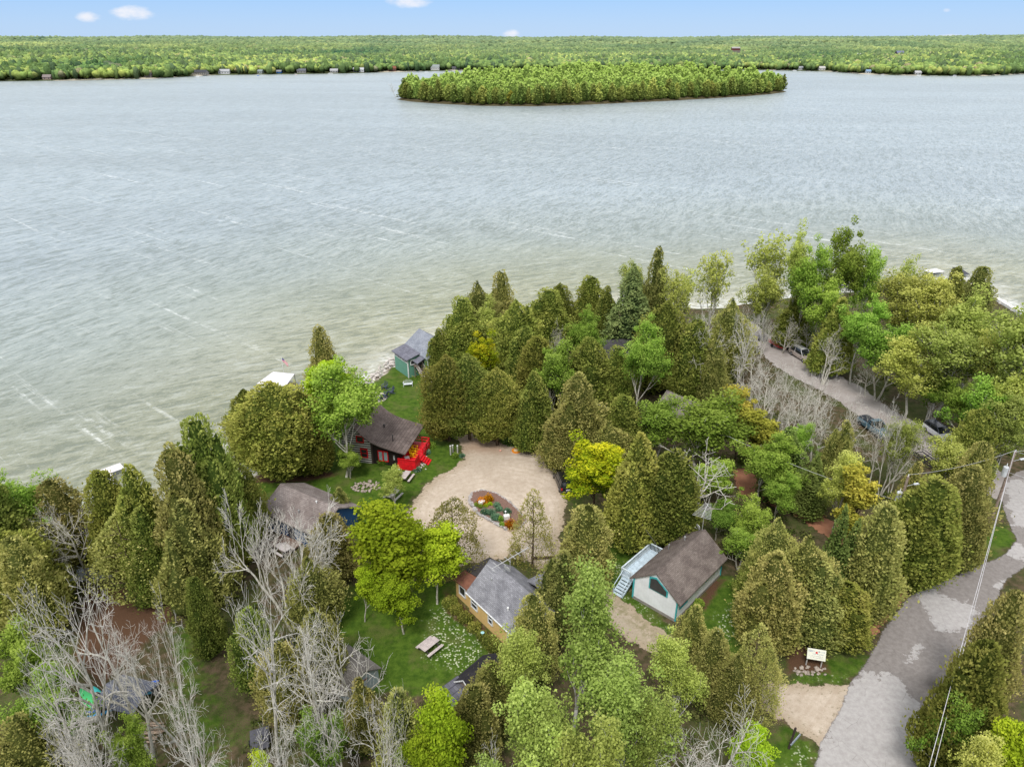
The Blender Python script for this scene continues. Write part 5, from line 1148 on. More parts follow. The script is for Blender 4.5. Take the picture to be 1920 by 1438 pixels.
# ---- rustic shingle cabin, dark log house, grey-roofed lake house
e = empty('shingled_cabin', (24.4, 90.6, 0), R(-50), 'red-walled hut with a weathered wooden shingle roof among green trees', 'cabin')
b = B(); gable_walls(b, -2.6, 2.6, -2.1, 2.1, 2.2, 4.1); b.build('wall', siding('dark_red_boards', (.2, .03, .025), True, 5, .6), e)
b = B(); roof_slab(b, [(-2.7, 1.95), (0, 4.5), (2.7, 1.95)], -2.95, 2.95, .12); b.build('roof', shingle('weathered_shakes', (.13, .11, .1), (.34, .3, .28), 4, 4), e)
window(e, (2.63, 0, 1.6), .8, .8, (1, 0, 0), WHITE)
e = empty('log_house', (16.4, 109.5, 0), R(8), 'brown log house under dark roof almost hidden behind conifers by the lake', 'house')
b = B(); gable_walls(b, -5, 5, -3, 3, 2.8, 5.2); b.build('wall', logs('brown_logs', (.09, .045, .028), (.02, .012, .008), .3), e)
b = B(); roof_slab(b, [(-3.7, 2.5), (0, 5.6), (3.7, 2.5)], -5.5, 5.5, .15); b.build('roof', shingle('charcoal_shingles', (.06, .058, .062), (.11, .105, .11)), e)
window(e, (.6, -3.03, 1.7), 1., 1.2, (0, -1, 0), WHITE, muntin=False); window(e, (-3, -3.03, 1.7), 1., 1.1, (0, -1, 0), WHITE, muntin=False)
e = empty('lake_cottage', (9.4, 124, 0), R(-20), 'small grey-roofed cottage seen between shoreline cedars', 'house')
b = B(); gable_walls(b, -3.4, 3.4, -2.6, 2.6, 2.6, 4.2); b.build('wall', M('taupe_boards', (.3, .27, .24)), e)
b = B(); roof_slab(b, [(-3.1, 2.4), (0, 4.5), (3.1, 2.4)], -3.8, 3.8, .14); b.build('roof', shingle('pale_grey_shingles', (.19, .19, .21), (.29, .29, .32)), e); window(e, (0, -2.63, 1.5), 1.2, 1., (0, -1, 0), WHITE)

# ---- sheds at the bottom
e = empty('tool_shed', (-2.7, 43.5, 0), R(48), 'small dark shed with black shingle roof beside the daisy lawn', 'shed')
b = B(); gable_walls(b, -1.7, 1.7, -1.25, 1.25, 1.75, 2.75); b.build('wall', siding('weathered_boards', (.22, .18, .16), True, 7, .6), e)
b = B(); roof_slab(b, [(-1.55, 1.55), (0, 2.9), (1.55, 1.55)], -1.95, 1.95, .09); b.build('roof', shingle('black_shingles', (.03, .028, .034), (.06, .055, .066)), e)
b = B(); b.bar((-1.97, -1.55, 1.5), (-1.97, 0, 2.85), .05, .1); b.bar((-1.97, 0, 2.85), (-1.97, 1.55, 1.5), .05, .1); b.build('barge_board', WHITE, e); b = B(); b.box((-1.72, 0, .9), (.06, .8, 1.6)); b.build('door', M('grey_door', (.25, .22, .2)), e)
e = empty('lean_to', (-4.9, 41.6, 0), R(44), 'low open lean-to with a flat grey roof beside the dark shed', 'shed')
b = B(); b.poly([(-1.5, -1.1, 1.5), (1.5, -1.1, 1.5), (1.5, 1.1, 1.85), (-1.5, 1.1, 1.85)], (0, 0, .08)); b.build('roof', shingle('felt_grey', (.12, .12, .15), (.19, .19, .22)), e)
for sx in (-1, 1):
    for sy in (-1, 1): b = B(); b.box((sx*1.35, sy*.95, .77+.16*sy), (.09, .09, 1.5+.3*sy)); b.build('post', M('dark_log', (.05, .035, .03)), e)
b = B(); b.box((0, 1.0, .85), (2.8, .05, 1.6)); b.build('back_wall', siding('weathered_boards2', (.22, .18, .16), True, 7, .6), e)
x, y, _ = G(655, 1298); e = empty('garden_shed', (x, y+.9, 0), R(-38), 'grey-blue shed with a pale gable end behind the bare trees', 'shed')
b = B(); gable_walls(b, -1.9, 1.9, -1.5, 1.5, 1.9, 2.8); b.build('wall', siding('pale_grey_blue_boards', (.36, .42, .45), True, 5, .75), e)
b = B(); roof_slab(b, [(-1.8, 1.75), (0, 2.95), (1.8, 1.75)], -2.1, 2.1, .09); b.build('roof', shingle('brown_grey_shingles', (.17, .155, .14), (.27, .25, .235)), e)
b = B(); b.box((1.93, -.3, .95), (.06, .95, 1.75)); dr = b.build('door', M('shed_door', (.42, .47, .5)), e); b = B(); b.box((1.97, -.3, 1.87), (.05, 1.15, .09)); b.box((1.97, -.86, .95), (.05, .09, 1.8)); b.build('frame', M('red_brown_trim', (.16, .05, .04)), dr)
x, y, _ = G(246, 1322); e = empty('kayak_shelter', (x, y, 0), R(-15), 'low slate-roofed shelter behind the coloured kayaks', 'shelter')
b = B(); roof_slab(b, [(-1.6, 1.35), (0, 2.0), (1.6, 1.35)], -1.9, 1.9, .08); b.build('roof', shingle('slate_blue_roof', (.13, .14, .18), (.21, .22, .26)), e)
for sx in (-1, 1):
    for sy in (-1, 1): b = B(); b.box((sx*1.7, sy*1.4, .68), (.1, .1, 1.36)); b.build('post', M('dark_log', (.05, .035, .03)), e)
b = B(); b.box((0, 1.4, .65), (3.3, .05, 1.2)); b.build('back_wall', siding('weathered_boards3', (.2, .18, .17), True, 7, .6), e)
x, y, _ = G(488, 1392); e = empty('trailer_cover', (x, y, 0), R(20), 'flat dark grey platform cart on the lawn at the bottom left', 'cart'); b = B(); b.box((0, 0, .45), (1.4, 2.0, .08), bev=.02); b.build('bed', M('slate_panel', (.1, .1, .12)), e)
for sx in (-1, 1):
    b = B(); b.tube((sx*.75-.06, 0, .24), (sx*.75+.06, 0, .24), .24, n=14); b.build('wheel', M('rubber', (.02, .02, .02)), e)

# ================================================================== vehicles
RUB = M('rubber', (.02, .02, .02)); RIM = M('wheel_rim', (.4, .4, .42), .35, .5, .7)
def car(x, y, yaw, paint, label, L=4.6, Wd=1.85, Hh=1.7, kind='suv', roofmat=None, z=.04, bedcover=None):
    e = empty('pickup_truck' if kind == 'pickup' else 'parked_car', (x, y, z), yaw, label, 'pickup truck' if kind == 'pickup' else 'car')
    l, w_ = L/2, Wd/2; PT = paint
    if kind == 'suv':
        low = [(-l, .45), (-l+.04, .98), (-l+.25, 1.02), (l-1.25, 1.0), (l-.25, .86), (l, .7), (l, .4), (l-.3, .3), (-l+.3, .3)]
        up = [(-l+.12, 1.0), (-l+.42, Hh-.06), (-l+.7, Hh), (l-2.1, Hh-.02), (l-1.25, 1.0)]
    elif kind == 'car':
        low = [(-l, .45), (-l+.04, .92), (-l+.3, .98), (l-1.2, .95), (l-.25, .8), (l, .62), (l, .38), (l-.3, .27), (-l+.3, .27)]
        up = [(-l+.15, .96), (-l+.6, Hh-.08), (-l+1., Hh), (l-2.2, Hh-.03), (l-1.1, .94)]
    else:
        low = [(-l, .5), (-l, 1.05), (l-1.5, 1.05), (l-.2, .98), (l, .8), (l, .45), (l-.3, .35), (-l+.3, .35)]
        up = [(-.35, 1.05), (-.25, Hh-.04), (0, Hh), (l-2.35, Hh), (l-1.5, 1.05)]
    def body(prof, wa, wb, zc):
        b = B(); v = []
        zmax = max(p[1] for p in prof); zmin = min(p[1] for p in prof)
        for s_ in (-1, 1): v.append([b.bm.verts.new((p[0], s_*(wa+(wb-wa)*(p[1]-zmin)/(zmax-zmin)), p[1])) for p in prof])
        b.bm.faces.new(v[0]); b.bm.faces.new(v[1][::-1]); n = len(prof)
        for i in range(n): b.bm.faces.new((v[0][i], v[0][(i+1) % n], v[1][(i+1) % n], v[1][i]))
        bmesh.ops.recalc_face_normals(b.bm, faces=b.bm.faces[:]); bmesh.ops.bevel(b.bm, geom=b.bm.edges[:], offset=.045, segments=2, affect='EDGES', profile=.6); return b
    body(low, w_, w_*.97, 0).build('body', PT, e, True)
    body(up, w_*.93, w_*.76, 0).build('window_glass', M('car_glass', (.012, .015, .018), .06, .8, var=0), e, True)
    top = [p for p in up if p[1] > Hh-.12]; b = B(); xa, xb = min(p[0] for p in top)-.02, max(p[0] for p in top)+.03; b.box(((xa+xb)/2, 0, Hh+.005), (xb-xa, w_*1.5, .05), bev=.02)
    for xx in ((xa, (up[0][0], up[0][1])), (xb, (up[-1][0], up[-1][1]))):
        for s_ in (-1, 1): b.bar((xx[0], s_*w_*.755, Hh-.02), (xx[1][0], s_*w_*.93, xx[1][1]), .07, .07)
    for s_ in (-1, 1): b.bar(((xa+xb)/2-.1, s_*w_*.765, Hh-.02), ((xa+xb)/2-.1, s_*w_*.945, up[0][1]), .07, .04)
    b.build('roof', roofmat or PT, e)
    if kind != 'pickup':
        b = B()
        for s_ in (-1, 1): b.bar((xa+.15, s_*w_*.66, Hh+.07), (xb-.15, s_*w_*.66, Hh+.07), .04)
        b.build('roof_rack', M('black_metal', (.03, .03, .03), .5), e)
    for sx in (-1, 1):
        for sy in (-1, 1):
            b = B(); b.tube((sx*(l-.85), sy*(w_-.2), .34), (sx*(l-.85), sy*(w_+.02), .34), .34, n=18); wh = b.build('wheel', RUB, e)
            b = B(); b.tube((sx*(l-.85), sy*(w_+.0), .34), (sx*(l-.85), sy*(w_+.035), .34), .2, n=12); b.build('rim', RIM, wh)
    for s_ in (-1, 1):
        b = B(); b.box((l-.1, s_*(w_-.25), .7), (.18, .34, .14), bev=.02); b.build('headlight', M('lamp_clear', (.7, .7, .72), .15, .6), e)
        b = B(); b.box((-l+.03, s_*(w_-.15), .86), (.1, .18, .3), bev=.02); b.build('tail_light', M('lamp_red', (.5, .01, .015), .2, .6), e)
        b = B(); b.box((l-1.45 if kind != 'pickup' else l-1.75, s_*(w_+.1), 1.08), (.12, .2, .14), bev=.02); b.build('mirror', PT, e)
    b = B(); b.box((l+.01, 0, .45), (.1, Wd*.86, .18), bev=.03); b.box((-l-.01, 0, .45), (.1, Wd*.86, .18), bev=.03); b.build('bumper', M('grey_plastic', (.08, .08, .085), .6), e)
    b = B(); b.box((-l-.04, 0, .72), (.03, .5, .13)); b.build('number_plate', WHITE, e)
    if bedcover:
        b = B(); b.box((-l/2-.25, 0, 1.09), (l-.35, Wd*.84, .05), bev=.02)
        for k in range(3): b.box((-l+.55+k*.6, 0, 1.13), (.03, Wd*.84, .02))
        b.build('bed_cover', bedcover, e)
    return e
def yawpx(u0, v0, u1, v1):
    a, b_ = G(u0, v0, .8), G(u1, v1, .8); return math.atan2(b_[1]-a[1], b_[0]-a[0])
x, y, _ = G(1056, 908); car(x, y, yawpx(1062, 928, 1046, 890), M('black_gloss', (.008, .008, .009), .15, .6, var=0), 'glossy black sport utility car under the golden maple on the gravel', L=4.8, roofmat=M('black_roof', (.01, .01, .011), .1, .7))
x, y, _ = G(1502, 672); car(x, y, yawpx(1480, 652, 1525, 680), M('beige_metal', (.4, .34, .31), .3, .5, .1, .05), 'dusty beige sport utility car with white roof on the upper lane', L=5.0, Hh=1.85, roofmat=M('white_roof', (.7, .7, .7), .4))
x, y, _ = G(1758, 818); car(x, y, yawpx(1738, 802, 1778, 830), M('silver_metal', (.68, .69, .72), .3, .5, .1, .04), 'silver estate car parked on the lane beside the wood', L=4.7, Hh=1.6, roofmat=M('slate_gloss', (.08, .09, .12), .2, .6))
x, y, _ = G(1638, 808); car(x, y, yawpx(1606, 786, 1642, 812), M('steel_blue_metal', (.085, .16, .21), .3, .5, .2, .05), 'steel blue pickup with black covered bed parked by the lane', L=5.4, Wd=1.95, Hh=1.75, kind='pickup', bedcover=M('black_vinyl', (.03, .035, .045), .5))
def frame_trailer(u, v, yaw, col, label, L=3.2, w_=1.5):
    x, y, _ = G(u, v); e = empty('trailer', (x, y, .03), yaw, label, 'trailer'); m_ = M('frame_paint_%d' % u, col, .5); b = B()
    for s_ in (-1, 1): b.bar((-L/2, s_*w_/2, .6), (L/2, s_*w_/2, .6), .1); b.bar((-L/2, s_*w_/2, 1.0), (L/2, s_*w_/2, 1.0), .06); b.bar((L/2, s_*w_/2, .6), (L/2+1.1, 0, .55), .08)
    for k in range(5): b.bar((-L/2+k*L/4, -w_/2, .6), (-L/2+k*L/4, w_/2, .6), .08); [b.bar((-L/2+k*L/4, s_*w_/2, .6), (-L/2+k*L/4, s_*w_/2, 1.0), .05) for s_ in (-1, 1)]
    b.build('frame', m_, e)
    for s_ in (-1, 1):
        b = B(); b.tube((0, s_*(w_/2+.08), .32), (0, s_*(w_/2+.25), .32), .32, n=16); b.build('wheel', RUB, e)
    b = B(); b.tube((L/2+1.05, 0, 0), (L/2+1.05, 0, .7), .04); b.build('jockey_stand', RIM, e)
frame_trailer(1455, 650, yawpx(1440, 642, 1470, 660), (.5, .02, .03), 'red open-frame trailer behind the beige car')
frame_trailer(1430, 640, yawpx(1425, 632, 1438, 646), (.2, .2, .22), 'small grey utility trailer beyond the red trailer', 2., 1.1)
frame_trailer(1740, 872, yawpx(1722, 858, 1762, 886), (.02, .025, .03), 'black open boat trailer at the near edge of the lane', 4.4, 1.7)

# ================================================================== yard furniture
def picnic(u, v, yaw, label, mat=None, L=1.85):
    x, y, _ = G(u, v); e = empty('picnic_table', (x, y, 0), yaw, label, 'picnic table', 'picnic tables'); m_ = mat or M('pinkish_boards', (.5, .43, .42), .8)
    b = B()
    for k in range(5): b.box((0, (k-2)*.155, .74), (L, .145, .045))
    b.build('table_top', m_, e)
    for s_ in (-1, 1):
        b = B()
        for k in range(2): b.box((0, s_*(.72+.14*k-.03), .44), (L, .13, .045))
        b.build('bench', m_, e)
    for s_ in (-1, 1):
        b = B(); xx = s_*(L/2-.3); b.bar((xx, -.2, .72), (xx, -.72, 0), .05, .1); b.bar((xx, .2, .72), (xx, .72, 0), .05, .1); b.bar((xx, -.85, .4), (xx, .85, .4), .09, .04); b.build('leg_frame', M('dark_legs', (.06, .05, .05)), e)
def ty(u, v, du, dv): a, b_ = G(u, v, .7), G(u+du, v+dv, .7); return math.atan2(b_[1]-a[1], b_[0]-a[0])
picnic(806, 1218, ty(806, 1218, 24, -19), 'pinkish grey picnic table on the daisy lawn by the yellow cottage')
picnic(761, 899, ty(761, 899, 10, -13), 'pinkish grey picnic table between the red deck and the gravel')
picnic(738, 934, ty(738, 934, 14, -13), 'weathered picnic table half under the slender yellow-green tree', M('weathered_table', (.34, .33, .31)))
picnic(531, 1036, ty(531, 1036, 20, 12), 'pale picnic table under the whitish bare tree', M('pale_boards', (.5, .46, .45)))
DKC = M('slate_chair', (.07, .09, .13), .6)
for u, v, yd, lb in ((697, 727, -70, 'slate blue garden chair on the lake side of the fire pit'), (722, 729, -110, 'slate blue garden chair at the far right of the fire pit'), (733, 738, -150, 'slate blue garden chair turned sideways right of the fire pit'), (722, 745, 160, 'slate blue garden chair with folded stand near the fire pit'), (713, 750, 140, 'slate blue garden chair nearest the log cabin roof')):
    x, y, _ = G(u, v); c_ = adir(x, y, 0, R(yd), DKC, lb, 'garden chairs around the fire pit'); c_.scale = (1.15, 1.15, 1.15)
for u, v, yd, lb in ((288, 1131, -60, 'black and grey lounge chair at the right end of the row under the cedars'), (278, 1133, -80, 'black and grey lounge chair second from right under the cedars'), (266, 1137, -95, 'black and grey lounge chair in the middle of the row under the cedars'), (256, 1128, -110, 'black lounge chair left of the middle under the cedars'), (244, 1127, -70, 'lone black lounge chair at the left end of the row under the cedars')):
    x, y, _ = G(u, v); adir(x, y, 0, R(yd), M('black_chair', (.03, .033, .04), .5), lb, 'black lounge chairs on the brown clearing')
x, y, _ = G(765, 724); e = empty('garden_bench', (x, y, 0), R(-80), 'white slatted garden bench alone on the lakeside lawn', 'bench'); WB = M('white_bench', (.72, .75, .82), .6); b = B()
for k in range(5): b.box((-.2+.11*k, 0, .42), (.09, 1.4, .03))
b.build('seat', WB, e); b = B()
for k in range(9): b.bar((-.25, (k-4)*.16, .42), (-.42, (k-4)*.16, 1.0-.01*(k-4)**2), .1, .03, up=(0, 1, 0))
b.build('backrest', WB, e)
for s_ in (-1, 1):
    b = B(); b.box((0, s_*.72, .66), (.6, .08, .04)); b.build('armrest', WB, e)
    for xx in (-.25, .27): b = B(); b.box((xx, s_*.7, .32), (.06, .06, .64)); b.build('leg', WB, e)
def rock(b, p, s_, seed): b.ball(p, (s_*random.uniform(.8, 1.3), s_*random.uniform(.7, 1.1), s_*random.uniform(.45, .75)), 1, .25, seed, random.random()*6)
STONE = M('pale_stone', (.5, .46, .42), .9, dirt=(.18, .16, .15)); 
x, y, _ = G(703, 746); e = empty('fire_pit', (x, y, 0), 0, 'round stone fire pit on pale paving near the shore', 'fire pit'); b = B()
for k in range(16): a = k*6.283/16; rock(b, (math.cos(a)*.95, math.sin(a)*.95, .2), .27, k)
b.build('stone_ring', STONE, e); b = B(); b.tube((0, 0, .01), (0, 0, .05), 1.9, n=24); b.build('paving', M('pale_paving', (.48, .43, .38)), e); b = B(); b.tube((0, 0, .05), (0, 0, .1), .8, n=20); b.build('ash_bed', M('ash', (.3, .28, .27)), e)
x, y, _ = G(687, 912); e = B()
for k in range(70):
    a = random.random()*6.28; r_ = random.random()**.6; rock(e, (x+math.cos(a)*r_*1.9, y+math.sin(a)*r_*1.3, .08+.1*(1-r_)), .17*random.uniform(.6, 1.3), k)
tag(e.build('rock_pile', M('rubble', (.42, .36, .31), .9, dirt=(.15, .12, .1))), 'loose heap of pale rubble stones on the lawn near the blue cottage', 'rock pile')
b = B(); pts_ = [G(u, v, -.55) for u, v in ((677, 728), (690, 718), (705, 708), (722, 694), (735, 681), (742, 676))]
for i in range(len(pts_)-1):
    for k in range(26):
        f = random.random(); rock(b, (pts_[i][0]*(1-f)+pts_[i+1][0]*f+random.gauss(0, .7), pts_[i][1]*(1-f)+pts_[i+1][1]*f+random.gauss(0, .5), -.35+random.random()*.35), random.uniform(.15, .42), k+i*50)
tag(b.build('shore_rocks', M('limestone', (.6, .56, .52), .9, dirt=(.25, .22, .2))), 'pale limestone boulders lining the beach by the boathouse', 'boulders', kind='stuff')
b = B()
for k in range(46):
    u = random.uniform(775, 800); v = 866+(800-u)*.5+random.gauss(0, 5); p = G(u, v); rock(b, (p[0], p[1], .05), random.uniform(.08, .2), k)
tag(b.build('edging_stones', M('limestone', (.6, .56, .52))), 'scattered pale stones beside the red deck', 'stones', kind='stuff')
# woodpile, board, grill, banner, disc, posts
x, y, _ = G(837, 822); e = empty('woodpile', (x, y, 0), R(80), 'stack of split orange-brown firewood beside the cedar trunk', 'woodpile'); b = B()
for i in range(5):
    for k in range(7): b.tube((-.35+random.uniform(-.05, .05), (k-3)*.19, .1+i*.19), (.35, (k-3)*.19, .1+i*.19), .095, n=6)
b.build('log', M('cut_wood', (.42, .2, .08), .9, dirt=(.12, .06, .03)), e)['kind'] = 'stuff'; b = B()
for s_ in (-1, 1): b.box((0, s_*.75, .55), (.06, .06, 1.1))
b.build('rack', M('dark_log', (.05, .035, .03)), e)
x, y, _ = G(852, 814); b = B(); b.box((x, y, .12), (.95, .28, .1), R(8), bev=.02); tag(b.build('white_plank', WHITE), 'short white plank lying on brown soil by the woodpile', 'plank')
x, y, _ = G(892, 824); e = empty('barbecue', (x, y, 0), 0, 'black covered barbecue standing at the north end of the gravel', 'barbecue'); b = B(); b.ball((0, 0, 1.0), (.42, .42, .42), 2); b.build('lid', M('black_cover', (.02, .02, .024), .4, .5), e, True); b = B(); b.box((0, 0, .75), (.62, .6, .5), bev=.06); b.build('cover', M('black_cover', (.02, .02, .024), .4, .5), e)
for sx in (-1, 1):
    for sy in (-1, 1): b = B(); b.box((sx*.25, sy*.22, .25), (.05, .05, .5)); b.build('leg', M('pinkish_boards', (.5, .43, .42), .8), e)
b = B(); b.box((0, -.1, 1.4), (.3, .2, .05)); b.build('plate', WHITE, e)
x, y, _ = G(968, 846); e = empty('fire_table', (x, y, 0), 0, 'flat orange disc with a pale centre lying on the grass above the gravel', 'disc'); b = B(); b.tube((0, 0, .02), (0, 0, .16), .62, n=26); b.build('rim', M('orange_plastic', (.8, .27, .02), .5), e); b = B(); b.tube((0, 0, .16), (0, 0, .19), .36, n=20); b.build('centre', M('pale_orange', (.75, .6, .4), .5), e)
x, y, _ = G(938, 846); b = B(); b.ball((x, y, .12), (.2, .16, .14), 1, .2, 3); tag(b.build('pink_block', M('pink_stone', (.6, .32, .25))), 'small pink block on the grass left of the orange disc', 'block')
x, y, _ = G(935, 812); b = B(); b.bar((x-1.0, y, 1.2), (x+.9, y+.3, 3.2), .3, .08); tag(b.build('banner', M('yellow_cloth', (.75, .6, .03), .7)), 'bright yellow strip hanging diagonally among the cedar branches', 'banner')
for u, v, h, lb in ((845, 853, 1.4, 'left tallest grey post on the lawn edge'), (849, 848, 1.1, 'rear grey post of the trio on the lawn edge'), (858, 849, 1.1, 'right grey post of the trio on the lawn edge')):
    x, y, _ = G(u, v); e = empty('wooden_post', (x, y, 0), 0, lb, 'post', 'grey posts at the lawn edge'); b = B(); b.box((0, 0, h/2), (.16, .16, h)); b.build('post', M('grey_post', (.4, .38, .36)), e); b = B(); b.box((0, 0, h+.02), (.2, .2, .05)); b.build('cap', WHITE, e)
x, y, _ = G(853, 857); shrub(x, y, .5, .7, 'green', 'small green bush between the grey posts', n=300)
x, y, _ = G(866, 856); shrub(x, y, .45, .4, 'blue', 'white-flecked low plant beside the grey posts', n=250)
# garden bed
bed = np.array(pxpoly(BEDPX)); cx_, cy_ = bed.mean(0)
e = empty('garden_bed', (cx_, cy_, 0), 0, 'island flower bed edged with grey stones in the gravel turning circle', 'flower bed'); b = B()
b.poly([(p[0]-cx_, p[1]-cy_, .02) for p in bed], (0, 0, .16)); b.build('mulch', M('mulch', (.24, .15, .12), .95, .1, scale=14, dirt=(.09, .05, .04)), e)
b = B(); n = len(bed)
for i in range(n):
    a_, c_ = bed[i], bed[(i+1) % n]; L = np.hypot(*(c_-a_)); k = int(L/.3)
    for j in range(k):
        q = a_+(c_-a_)*(j+random.random()*.4)/k; big = 1.25 if i in (9, 10, 0, 8) else .8
        rock(b, (q[0]-cx_, q[1]-cy_, .14), random.uniform(.17, .27)*big, i*9+j)
b.build('stone_edging', M('grey_field_stone', (.46, .43, .42), .9, dirt=(.14, .13, .13)), e)
for u, v, r_, h, lm, lab, gp in ((903, 944, .8, .9, 'orange', 'orange-leaved shrub at the left end of the flower bed, smaller one', None), (916, 938, .75, .95, 'orange', 'tall orange-leaved shrub at the back left of the flower bed', None), (958, 986, .95, .85, 'orange', 'orange-leaved shrub at the right front of the flower bed', None),
    (909, 962, .6, .7, 'blue', 'blue-green mound left in the middle row of the bed', 1), (921, 963, .62, .7, 'blue', 'blue-green mound at the centre of the bed', 1), (930, 972, .75, .7, 'blue', 'largest blue-green mound at the front centre of the bed', 1), (932, 949, .5, .6, 'blue', 'blue-green mound at the back of the bed', 1), (936, 956, .5, .55, 'blue', 'blue-green mound right of the back one', 1), (951, 961, .55, .65, 'blue', 'blue-green mound beside the right white boulder', 1),
    (894, 948, .32, .5, 'green', 'small green plant under the left orange shrub', 2), (901, 951, .32, .5, 'green', 'small green plant before the left white boulder', 2), (916, 940, .3, .4, 'green', 'small green plant behind the left white boulder', 2), (911, 949, .35, .35, 'map', 'lime green plant at the back left of the bed', 2), (919, 946, .33, .35, 'map', 'lime green plant beside the back blue mound', 2), (939, 976, .33, .75, 'green', 'upright bright green plant left of the right orange shrub', 2), (953, 968, .3, .35, 'green', 'small green plant by the lamp in the bed', 2), (941, 984, .35, .4, 'green', 'small green plant at the front edge of the bed', 2)):
    x, y, _ = G(u, v, .15); o = shrub(x, y, r_, h, 'maple' if lm == 'map' else lm, lab, {1: 'blue-green mounds in the flower bed', 2: 'small green plants in the flower bed', None: None}[gp], n=420, cat='shrub' if r_ > .4 else 'plant', ls=.13, name='shrub' if r_ > .4 else 'garden_plant'); o.location.z = .1
for u, v, lb, wd in ((903, 945, 'white flat-topped boulder beside the left orange shrub', .55), (950, 972, 'white boulder behind the right orange shrub', .55)):
    x, y, _ = G(u, v, .2); b = B(); b.box((x, y, .42), (wd*1.3, wd, .6), random.random(), bev=.12); tag(b.build('boulder', M('white_rock', (.72, .7, .68), .8)), lb, 'boulder')
x, y, _ = G(948, 969, .1); e = empty('garden_lamp', (x, y, .1), 0, 'small white globe lamp in the flower bed', 'lamp'); b = B(); b.tube((0, 0, 0), (0, 0, .7), .03); b.build('pole', WHITE, e); b = B(); b.ball((0, 0, .78), (.11, .11, .11), 2); b.build('globe', WHITE, e, True)
# stone ring well, fallen trunk, electrical box
x, y, _ = G(1152, 768); e = empty('stone_well', (x, y, 0), 0, 'ring of brown stones in the shade left of the shingled hut', 'stone ring'); b = B()
for k in range(18): a = k*6.283/18; rock(b, (math.cos(a)*1.3, math.sin(a)*1.3, .3), .3, k)
b.build('ring', M('brown_stone', (.2, .13, .1)), e); b = B(); b.tube((0, 0, .02), (0, 0, .1), 1.1, n=18); b.build('soil', M('dark_soil', (.03, .025, .02)), e)
b = B(); p, q = G(996, 1046, .2), G(1042, 1044, .2); b.tube(p, q, .16, .12, 9); tag(b.build('fallen_trunk', BK['brown']), 'cut tree trunk lying on the gravel beside the single thin tree', 'log')
x, y, _ = G(1491, 935); e = empty('utility_box', (x, y, 0), R(20), 'dark grey utility box at the end of the red dirt path', 'utility box'); b = B(); b.box((0, 0, .55), (.95, .6, 1.1), bev=.05); b.build('cabinet', M('grey_cabinet', (.12, .13, .14), .6), e); b = B(); b.box((0, 0, 1.13), (1.02, .68, .06), bev=.02); b.build('lid', M('grey_lid', (.17, .18, .19)), e)
# kayaks
def kayak(u, v, yaw, col, label, L=3.1, w_=.78, tilt=0):
    x, y, _ = G(u, v); e = empty('kayak', (x, y, .25), yaw, label, 'kayak', 'kayaks around the shelter'); m_ = M('kayak_%s' % label.split()[0], col, .35, .5, var=.08)
    b = B(); N = 14; K = 12; vr = []
    for i in range(N+1):
        s_ = -1+2*i/N; k = max(.02, (1-abs(s_)**2.4))**.75; ring = []
        for j in range(K):
            a = j*6.283/K; ring.append(b.bm.verts.new((s_*L/2, math.cos(a)*w_/2*k, math.sin(a)*(.2 if math.sin(a) > 0 else .24)*k**.6+.1*s_*s_)))
        vr.append(ring)
    for i in range(N):
        for j in range(K): b.bm.faces.new((vr[i][j], vr[i][(j+1) % K], vr[i+1][(j+1) % K], vr[i+1][j]))
    b.bm.faces.new(vr[0]); b.bm.faces.new(vr[-1]); b.build('hull', m_, e, True)
    b = B(); r_ = bmesh.ops.create_cone(b.bm, cap_ends=True, segments=18, radius1=.36, radius2=.3, depth=.06, matrix=Matrix.Translation((-.1, 0, .2)) @ Matrix.Diagonal((1.35, .72, 1, 1))); b.build('cockpit', M('cockpit_black', (.02, .02, .025)), e) if 'upturned' not in label else b.bm.free()
    e.rotation_euler.x = tilt; return e
kayak(168, 1314, ty(168, 1314, 12, 16), (.06, .5, .16), 'green upturned kayak leaning left of the turquoise one', 3.3, .95)
kayak(186, 1311, ty(186, 1311, 9, 15), (.05, .5, .5), 'turquoise kayak between the green kayak and the shelter', 3.1, .8)
kayak(191, 1330, ty(191, 1330, 14, -5), (.03, .1, .5), 'royal blue kayak below the turquoise one', 2.6, .6)
kayak(196, 1337, ty(196, 1337, 14, -6), (.04, .35, .7), 'sky blue kayak lowest of the left cluster', 2.6, .6)
kayak(271, 1291, ty(271, 1291, 14, -5), (.015, .12, .6), 'cobalt blue kayak poking out right of the shelter', 2.4, .6)
kayak(270, 1301, ty(270, 1301, 14, -2), (.12, .45, .65), 'pale blue kayak right of the shelter below the cobalt one', 2.4, .6)
b = B(); x, y, _ = G(275, 1375)
for k in range(9): b.tube((x-1+random.random()*.4, y+(k-4)*.22, .12+.12*(k % 2)), (x+1+random.random()*.5, y+(k-4)*.2+random.uniform(-.3, .3), .14+.12*(k % 2)), .09, .06, 6)
tag(b.build('log_heap', M('pale_cut_wood', (.42, .33, .25), .9, dirt=(.16, .11, .08))), 'heap of cut pale logs on the lawn right of the kayaks', 'log heap')
